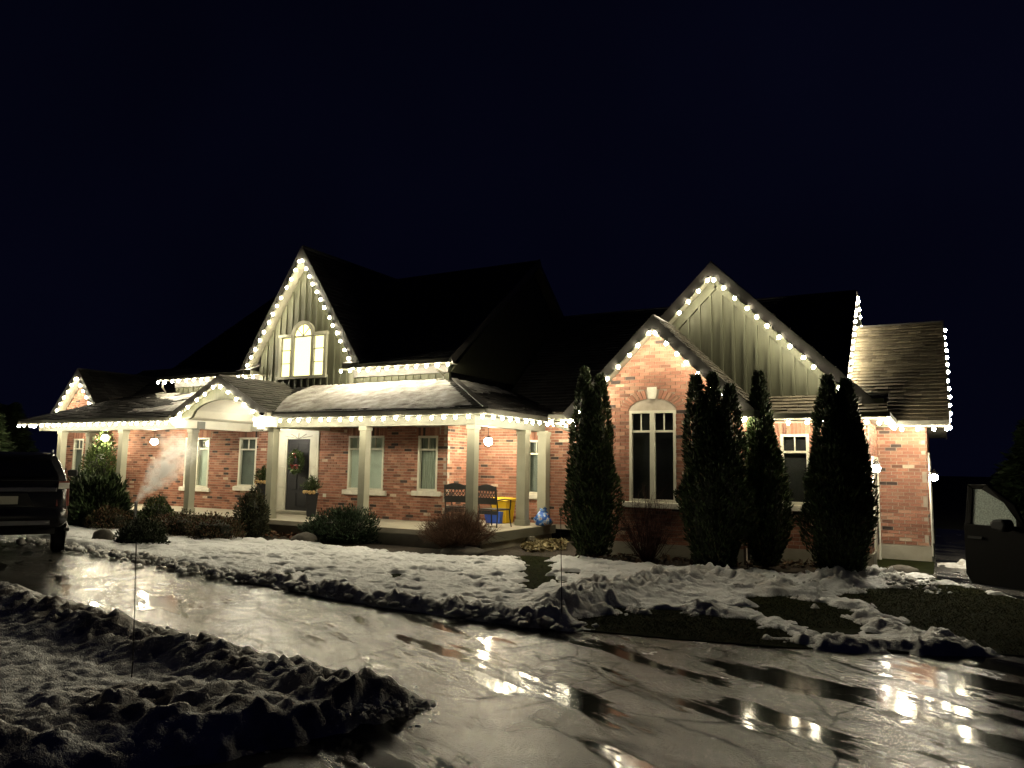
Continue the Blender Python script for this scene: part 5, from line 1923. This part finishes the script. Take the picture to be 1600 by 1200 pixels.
# tool leaning on the wall behind the chair
tp = at(727, 752, 1, 17.3)
t = thing('long_handled_tool', 'thin long-handled tool leaning behind the left porch chair', 'tool', (tp.x - 0.1, 16.9, 0.42))
MB().tube([(tp.x - 0.1, 16.9, 0.44), (tp.x, 17.3, tp.z)], 0.012, 6).build('shaft', 'alloy', t)
MB().tube([(tp.x - 0.05, 17.3, tp.z + 0.02), (tp.x - 0.03, 17.3, tp.z + 0.09), (tp.x + 0.05, 17.3, tp.z - 0.02)], 0.02, 6).build('grip', 'black', t)
MB().box(tp.x - 0.25, tp.x + 0.05, 16.86, 16.89, 0.422, 0.62).build('blade', 'black', t)


def planter(label, p, h=0.62):
    t = thing('planter', label, 'planter', p, group='black planters by the front door')
    mb = MB().lathe([(0.15, 0.0), (0.17, 0.03), (0.23, h - 0.05), (0.26, h - 0.04), (0.26, h), (0.22, h), (0.21, h - 0.06)], p, 4)
    mb.build('pot', 'pot', t, bevel=0.008)
    b = np.array(p) + np.array([0, 0, h - 0.05])
    m = 900
    a = rng.uniform(0, 2 * pi, m)
    s = rng.random(m)
    tip = np.stack([np.cos(a) * 0.30 * s, np.sin(a) * 0.30 * s, 0.12 + 0.38 * (1 - s * 0.7)], -1)
    f = rng.uniform(0.25, 1, (m, 1))
    V, F, c = sprays(b + tip * f, tip + 0.3 * rng.standard_normal((m, 3)), 0.10, 0.022, GREEN, GMIX)
    link('greenery', np_mesh('greenery', V - np.array(p), F, 'leaf', c), t)
    bow = MB()
    for k in range(5):
        aa = -pi / 2 + (k - 2) * 0.5
        ball(bow, (p[0] + 0.2 * cos(aa), p[1] + 0.2 * sin(aa), p[2] + h + 0.02), 0.055, 8)
    bow.build('burlap_bow', 'burlap', t, smooth=True)


pp = at(486, 800, 1, 15.55)
planter('tall black planter with evergreen tips right of the front door', (pp.x, 15.55, 0.42), 0.64)
pp = at(409, 800, 1, 15.3)
planter('tall black planter with evergreen tips left of the entry column', (pp.x, 15.3, 0.42), 0.88)
# wreath on the door
wc = at(463, 722, 1, 16.12)
t = thing('wreath', 'evergreen wreath with red bows on the black front door', 'wreath', (wc.x, 16.16, wc.z))
m = 1500
a = rng.uniform(0, 2 * pi, m)
b_ = rng.uniform(0, 2 * pi, m)
rr = 0.075 * rng.random(m) ** 0.5
pos = np.stack([(0.19 + rr * np.cos(b_)) * np.cos(a), -0.04 + rr * np.sin(b_) * 0.8, (0.24 + rr * np.cos(b_)) * np.sin(a)], -1)
V, F, c = sprays(pos, np.stack([np.cos(a + 0.9), np.full(m, -0.5), np.sin(a + 0.9)], -1) + 0.4 * rng.standard_normal((m, 3)), 0.10, 0.026, [(0.09, 0.13, 0.05), (0.06, 0.09, 0.03)], [0.5, 0.5])
link('greenery', np_mesh('greenery', V, F, 'leaf', c), t)
for (dx, dz) in ((0.0, 0.23), (-0.08, -0.1), (0.1, -0.09)):
    mb = MB()
    for s in (-1, 1):
        mb.add([(wc.x + dx, 16.06, wc.z + dz), (wc.x + dx + s * 0.075, 16.05, wc.z + dz + 0.045), (wc.x + dx + s * 0.08, 16.03, wc.z + dz - 0.02), (wc.x + dx + s * 0.02, 16.03, wc.z + dz - 0.02)], [(0, 1, 2, 3)])
        mb.add([(wc.x + dx, 16.06, wc.z + dz), (wc.x + dx + s * 0.03, 16.05, wc.z + dz - 0.01), (wc.x + dx + s * 0.05, 16.05, wc.z + dz - 0.11), (wc.x + dx + s * 0.02, 16.05, wc.z + dz - 0.11)], [(0, 1, 2, 3)])
    ball(mb, (wc.x + dx, 16.045, wc.z + dz), 0.025, 8)
    mb.build('bow', 'redbow', t)
for k in range(12):
    a = random.random() * 6.28
    ball(MB(), (wc.x + 0.2 * cos(a), 16.05, wc.z + 0.26 * sin(a)), 0.015, 6).build('bauble', 'silver', t, smooth=True)

# ================================================================== VEHICLES
def loft(mb, rings, cap=True):
    n = len(rings[0])
    vs = [p for r in rings for p in r]
    fs = []
    for i in range(len(rings) - 1):
        for k in range(n):
            k2 = (k + 1) % n
            fs.append((i * n + k, i * n + k2, (i + 1) * n + k2, (i + 1) * n + k))
    if cap:
        fs.append(tuple(range(n))[::-1])
        fs.append(tuple(range((len(rings) - 1) * n, len(rings) * n)))
    return mb.add(vs, fs)


def section(x, hw, zb, zt_, r=0.10):
    return [(x, -hw + r, zb), (x, -hw, zb + r), (x, -hw, (zb + zt_) / 2), (x, -hw + 0.02, zt_ - r), (x, -hw + 0.02 + r, zt_), (x, hw - 0.02 - r, zt_), (x, hw - 0.02, zt_ - r), (x, hw, (zb + zt_) / 2), (x, hw, zb + r), (x, hw - r, zb)]


def car(name, label, loc, rz, paint, belt, roof, group=None, open_door=False, plate=True):
    """x forward, y left, origin on the ground under the middle."""
    t = thing(name, label, 'car', loc, rz, group, local=True)
    low = belt - 0.92
    body = MB()
    loft(body, [section(-2.52, 0.86, low + 0.25, belt - 0.12), section(-2.47, 0.95, low + 0.05, belt - 0.03), section(-2.3, 0.985, low, belt), section(-1.0, 0.99, low, belt), section(1.0, 0.99, low, belt), section(1.25, 0.985, low, belt - 0.03), section(2.2, 0.96, low, belt - 0.14), section(2.42, 0.90, low + 0.08, belt - 0.25), section(2.5, 0.78, low + 0.2, belt - 0.38)])
    body.build('body', paint, t, smooth=True)

    def ring(z, x0, x1, hw, r=0.14):
        return [(x0 + r * 0.3, -hw + r, z), (x0 + r, -hw, z), (x1 - r, -hw, z), (x1, -hw + r, z), (x1, hw - r, z), (x1 - r, hw, z), (x0 + r, hw, z), (x0 + r * 0.3, hw - r, z)]
    cab = MB()
    loft(cab, [ring(belt - 0.02, -2.46, 1.15, 0.94), ring(belt + 0.10, -2.42, 0.98, 0.915), ring(roof - 0.12, -2.18, 0.18, 0.765), ring(roof - 0.03, -2.05, 0.05, 0.70), ring(roof, -1.9, -0.15, 0.55)])
    cab.build('cabin', paint, t, smooth=False, bevel=0.02)
    z0, z1 = belt + 0.06, roof - 0.17
    f0, f1 = 0.93, 0.785

    def side_glass(s, xa0, xa1, xb0, xb1, nm='side_window'):
        P = [(xa0, s * (f0 + 0.004), z0), (xb0, s * (f0 + 0.004), z0), (xb1, s * (f1 + 0.006), z1), (xa1, s * (f1 + 0.006), z1)]
        MB().prism(P, (0, s * 0.006, 0)).build(nm, 'carglass', t)
    for s in (-1, 1):
        side_glass(s, -2.2, -1.95, -1.25, -1.2)
        side_glass(s, -1.15, -1.1, -0.22, -0.22)
        if not (open_door and s == -1):
            side_glass(s, -0.12, -0.12, 0.82, 0.22)
    MB().prism([(-2.445, -0.78, z0), (-2.445, 0.78, z0), (-2.225, 0.64, z1), (-2.225, -0.64, z1)], (-0.012, 0, 0.004)).build('rear_window', 'carglass', t)
    MB().prism([(1.04, -0.76, belt + 0.06), (1.04, 0.76, belt + 0.06), (0.27, 0.62, z1), (0.27, -0.62, z1)], (0.012, 0, 0.008)).build('windscreen', 'carglass', t)
    MB().prism([(-2.16, -0.70, roof - 0.06), (-2.30, -0.66, roof - 0.09), (-2.30, 0.66, roof - 0.09), (-2.16, 0.70, roof - 0.06)], (0, 0, 0.03)).build('spoiler', paint, t, bevel=0.008)
    for s in (-1, 1):
        MB().tube([(-1.9, s * 0.66, roof - 0.02), (-1.8, s * 0.66, roof + 0.045), (-0.3, s * 0.66, roof + 0.045), (-0.15, s * 0.66, roof - 0.02)], 0.018, 6).build('roof_rail', 'alloy', t)
        tl = MB().prism([(-2.50, s * 0.78, belt - 0.50), (-2.40, s * 1.0, belt - 0.50), (-2.38, s * 0.985, belt - 0.02), (-2.46, s * 0.80, belt - 0.02)], (-0.035, 0, 0))
        to = tl.build('tail_lamp', 'taillens', t, bevel=0.01)
        MB().prism([(-2.545, s * 0.80, belt - 0.16), (-2.445, s * 0.985, belt - 0.16), (-2.435, s * 0.98, belt - 0.05), (-2.52, s * 0.81, belt - 0.05)], (-0.006, 0, 0)).build('reversing_lens', 'clearlens', to)
        MB().box(2.36, 2.47, min(s * 0.62, s * 0.9), max(s * 0.62, s * 0.9), belt - 0.46, belt - 0.28).build('headlight', 'clearlens', t, bevel=0.02)
        if not (open_door and s == -1):
            MB().box(0.62, 0.82, min(s * 1.0, s * 1.2), max(s * 1.0, s * 1.2), belt + 0.02, belt + 0.17).build('mirror', 'plastic', t, bevel=0.03)
        MB().box(-2.0, 1.6, min(s * 0.95, s * 1.05), max(s * 0.95, s * 1.05), low - 0.1, low - 0.04).build('side_step', 'plastic', t, bevel=0.01)
        for x in (-1.1, 0.0):
            if not (open_door and s == -1 and x == 0.0):
                MB().box(x + 0.02 - 0.2, x - 0.02, min(s * 0.985, s * 1.02), max(s * 0.985, s * 1.02), belt - 0.16, belt - 0.13).build('door_handle', 'chrome', t)
    MB().box(-2.535, -2.46, -0.78, 0.78, belt - 0.22, belt - 0.13).build('chrome_strip', 'chrome', t, bevel=0.01)
    if plate:
        MB().prism([(-2.54, -0.42, belt - 0.48), (-2.54, 0.42, belt - 0.48), (-2.54, 0.30, belt - 0.25), (-2.54, -0.30, belt - 0.25)], (0.03, 0, 0)).build('plate_recess', 'plastic', t)
        MB().box(-2.556, -2.542, -0.16, 0.16, belt - 0.45, belt - 0.30).build('number_plate', 'white', t)
    bp = MB()
    loft(bp, [section(-2.64, 0.84, belt - 0.82, belt - 0.56, 0.06), section(-2.60, 0.95, belt - 0.86, belt - 0.52, 0.06), section(-2.35, 1.0, belt - 0.86, belt - 0.50, 0.06)])
    bo = bp.build('rear_bumper', paint, t, smooth=True)
    MB().box(-2.655, -2.62, -0.7, 0.7, belt - 0.84, belt - 0.76).build('bumper_insert', 'alloy', bo)
    fb = MB()
    loft(fb, [section(2.30, 0.97, belt - 0.86, belt - 0.52, 0.06), section(2.55, 0.90, belt - 0.86, belt - 0.52, 0.06), section(2.62, 0.74, belt - 0.8, belt - 0.56, 0.06)])
    fb.build('front_bumper', paint, t, smooth=True)
    MB().box(2.44, 2.53, -0.55, 0.55, belt - 0.50, belt - 0.30).build('grille', 'plastic', t, bevel=0.01)
    for x in (-1.5, 1.52):
        for s in (-1, 1):
            w = MB().lathe([(0.25, 0.0), (0.37, 0.015), (0.39, 0.06), (0.39, 0.19), (0.37, 0.235), (0.25, 0.25)], (x, (s * 0.87 - 0.125), 0.39), 24, axis='y').build('wheel', 'rubber', t, smooth=True)
            yy = s * 1.0
            MB().lathe([(0.24, 0.0), (0.20, 0.012 * s), (0.06, 0.03 * s)], (x, yy, 0.39), 18, axis='y').build('rim', 'alloy', w)
            MB().lathe([(0.46, -0.004), (0.46, 0.004)], (x, s * 0.992, 0.45), 24, axis='y').build('wheel_arch', 'plastic', t)
    MB().box(-2.1, 2.1, -0.8, 0.8, low - 0.14, low + 0.08).build('underbody', 'plastic', t)
    if open_door:
        MB().prism([(-0.14, -0.993, low + 0.06), (0.98, -0.993, low + 0.06), (0.98, -0.993, belt - 0.02), (-0.14, -0.993, belt - 0.02)], (0, -0.004, 0)).build('door_opening', 'plastic', t)
    return t


# parked SUV on the left, tail towards the camera
rear = G(4, 874)
hdg = Vector((rear.x, rear.y, 0)).normalized()
hdg = Matrix.Rotation(radians(-2), 3, 'Z') @ hdg
ctr = rear + hdg * 2.6
car('parked_suv', 'dark large SUV parked at the left edge, tail towards the camera', (ctr.x, ctr.y, 0.0), atan2(hdg.y, hdg.x), 'carpaint', 1.46, 2.0)


def ray_at(px, depth):
    d = fw * F_PX + CR * (px - 800) - CU * (740 - 600)
    return Vector((0, 0, EYE)) + d * (depth / F_PX)


# the dark car on the right with its passenger door open
hinge = ray_at(1601, 9.3)
tail = ray_at(1506, 10.1)
h_ang = radians(-97)
R = Matrix.Rotation(h_ang, 3, 'Z')
belt_r, roof_r = 1.22, 1.80
off = R @ Vector((0.98, -0.99, 0))
cpos = Vector((hinge.x, hinge.y, 0)) - off
van = car('dark_car', 'dark car at the right edge with its passenger door standing open', (cpos.x, cpos.y, 0.0), h_ang, 'vanpaint', belt_r, roof_r, open_door=True)
dd = Vector((tail.x - hinge.x, tail.y - hinge.y, 0))
ang = atan2(dd.y, dd.x)
# door built closed along local -x from the hinge, then swung open
dbm = MB()
dl_ = dd.length
zb_, zw, zt2 = 0.46, belt_r, 1.74
dbm.prism([(0, -0.03, zb_ + 0.02), (-dl_ + 0.08, -0.03, zb_), (-dl_, -0.03, zb_ + 0.12), (-dl_, -0.03, zw), (0, -0.03, zw)], (0, 0.09, 0))
dbm.prism([(-dl_, -0.01, zw), (-dl_ + 0.09, -0.01, zw), (-dl_ + 0.11, 0.03, zt2 - 0.06), (-dl_ + 0.03, 0.03, zt2)], (0, 0.05, 0))
dbm.prism([(-dl_ + 0.03, 0.03, zt2), (-dl_ + 0.11, 0.03, zt2 - 0.06), (-0.62, 0.03, zt2 - 0.06), (-0.54, 0.03, zt2)], (0, 0.05, 0))
dbm.prism([(-0.54, 0.03, zt2), (-0.62, 0.03, zt2 - 0.06), (-0.30, 0.01, zt2 - 0.22), (-0.13, -0.01, zw + 0.10), (-0.13, -0.01, zw), (0, -0.01, zw), (-0.16, 0.02, zt2 - 0.24)], (0, 0.05, 0))
door_o = dbm.build('open_door', 'vanpaint', van, bevel=0.008)
door_o.location = (0.98, -1.0, 0)
door_o.rotation_euler = (0, 0, ang - h_ang - pi)
MB().prism([(-dl_ + 0.09, 0.012, zw), (-0.13, 0.012, zw), (-0.13, 0.012, zw + 0.10), (-0.30, 0.03, zt2 - 0.22), (-0.62, 0.045, zt2 - 0.06), (-dl_ + 0.11, 0.045, zt2 - 0.06)], (0, 0.006, 0)).build('door_window', 'droplet', door_o)
MB().prism([(-0.26, -0.10, zw - 0.03), (-0.10, -0.10, zw - 0.05), (-0.06, -0.10, zw + 0.04), (-0.10, -0.10, zw + 0.11), (-0.24, -0.10, zw + 0.10), (-0.29, -0.10, zw + 0.05)], (0, -0.17, 0)).build('mirror', 'plastic', door_o, bevel=0.03)
MB().box(-0.18, -0.10, -0.11, -0.02, zw - 0.03, zw + 0.02).build('mirror_arm', 'plastic', door_o)
MB().box(-dl_ + 0.08, -dl_ + 0.28, -0.065, -0.035, zw - 0.18, zw - 0.15).build('door_handle', 'plastic', door_o)
MB().box(-dl_ + 0.1, -0.1, 0.062, 0.10, zb_ + 0.15, zw - 0.1).build('door_trim', 'plastic', door_o, bevel=0.02)

# ================================================================== STEAM FROM A VENT
s0 = at(213, 783, 1, 12.9)
s1 = at(298, 684, 1, 13.3)
vp = thing('vent_pipe', 'thin vent pipe at the foot of the steam plume', 'pipe', (s0.x, s0.y, 0.03))
MB().tube([(s0.x, s0.y, 0.03), (s0.x, s0.y, s0.z)], 0.04, 8).build('pipe', 'alloy', vp)
MB().lathe([(0.05, -0.03), (0.05, 0.0)], (s0.x, s0.y, s0.z), 8).build('collar', 'alloy', vp)
ax = s1 - s0
Ls = ax.length
sm = MB().lathe([(0.10, 0.0), (0.22, Ls * 0.12), (0.52, Ls * 0.4), (0.85, Ls * 0.75), (0.85, Ls)], (0, 0, 0), 14)
mv, nt, b = new_mat('steam')
nt.nodes.remove(b)
tc = N(nt, 'ShaderNodeTexCoord')
nz = N(nt, 'ShaderNodeTexNoise')
nz.inputs['Scale'].default_value = 1.7
nz.inputs['Detail'].default_value = 4.0
L(nt, tc.outputs['Object'], nz.inputs['Vector'])
sub = N(nt, 'ShaderNodeVectorMath', operation='SUBTRACT')
L(nt, nz.outputs['Color'], sub.inputs[0])
sub.inputs[1].default_value = (0.5, 0.5, 0.5)
sep0 = N(nt, 'ShaderNodeSeparateXYZ')
L(nt, tc.outputs['Object'], sep0.inputs[0])
wob = N(nt, 'ShaderNodeVectorMath', operation='SCALE')
L(nt, sub.outputs[0], wob.inputs[0])
wf = N(nt, 'ShaderNodeMath', operation='MULTIPLY_ADD')
L(nt, sep0.outputs[2], wf.inputs[0])
wf.inputs[1].default_value = 0.55
wf.inputs[2].default_value = 0.10
L(nt, wf.outputs[0], wob.inputs['Scale'])
ad = N(nt, 'ShaderNodeVectorMath', operation='ADD')
L(nt, tc.outputs['Object'], ad.inputs[0])
L(nt, wob.outputs[0], ad.inputs[1])
sep = N(nt, 'ShaderNodeSeparateXYZ')
L(nt, ad.outputs[0], sep.inputs[0])


def mth(op, a, b_=None, c=None):
    n_ = N(nt, 'ShaderNodeMath', operation=op)
    for i_, v_ in enumerate((a, b_, c)):
        if v_ is None:
            continue
        if isinstance(v_, (int, float)):
            n_.inputs[i_].default_value = v_
        else:
            L(nt, v_, n_.inputs[i_])
    return n_.outputs[0]


r2 = mth('SQRT', mth('ADD', mth('MULTIPLY', sep.outputs[0], sep.outputs[0]), mth('MULTIPLY', sep.outputs[1], sep.outputs[1])))
Rz = mth('MULTIPLY_ADD', sep0.outputs[2], 0.30, 0.08)
shape = mth('MAXIMUM', mth('SUBTRACT', 1.0, mth('DIVIDE', r2, Rz)), 0.0)
fade = mth('MAXIMUM', mth('SUBTRACT', 1.0, mth('DIVIDE', sep0.outputs[2], Ls * 0.98)), 0.0)
nz2 = N(nt, 'ShaderNodeTexNoise')
nz2.inputs['Scale'].default_value = 4.5
nz2.inputs['Detail'].default_value = 5.0
L(nt, tc.outputs['Object'], nz2.inputs['Vector'])
wisp = ramp(nt, nz2.outputs['Fac'], [(0.40, (0.03,) * 3), (0.66, (1,) * 3)])
dens = mth('MULTIPLY', mth('MULTIPLY', mth('MULTIPLY', mth('POWER', shape, 1.5), mth('POWER', fade, 0.9)), wisp), 27.0)
pv = N(nt, 'ShaderNodeVolumePrincipled')
pv.inputs['Color'].default_value = (0.99, 0.99, 0.99, 1)
pv.inputs['Anisotropy'].default_value = 0.1
L(nt, dens, pv.inputs['Density'])
L(nt, pv.outputs[0], nt.nodes['Material Output'].inputs['Volume'])
so = sm.build('steam', mv)
so.location = s0
so.rotation_mode = 'QUATERNION'
so.rotation_quaternion = ax.to_track_quat('Z', 'Y')
tag(so, 'white steam plume drifting up before the left porch window', 'steam', kind='stuff')
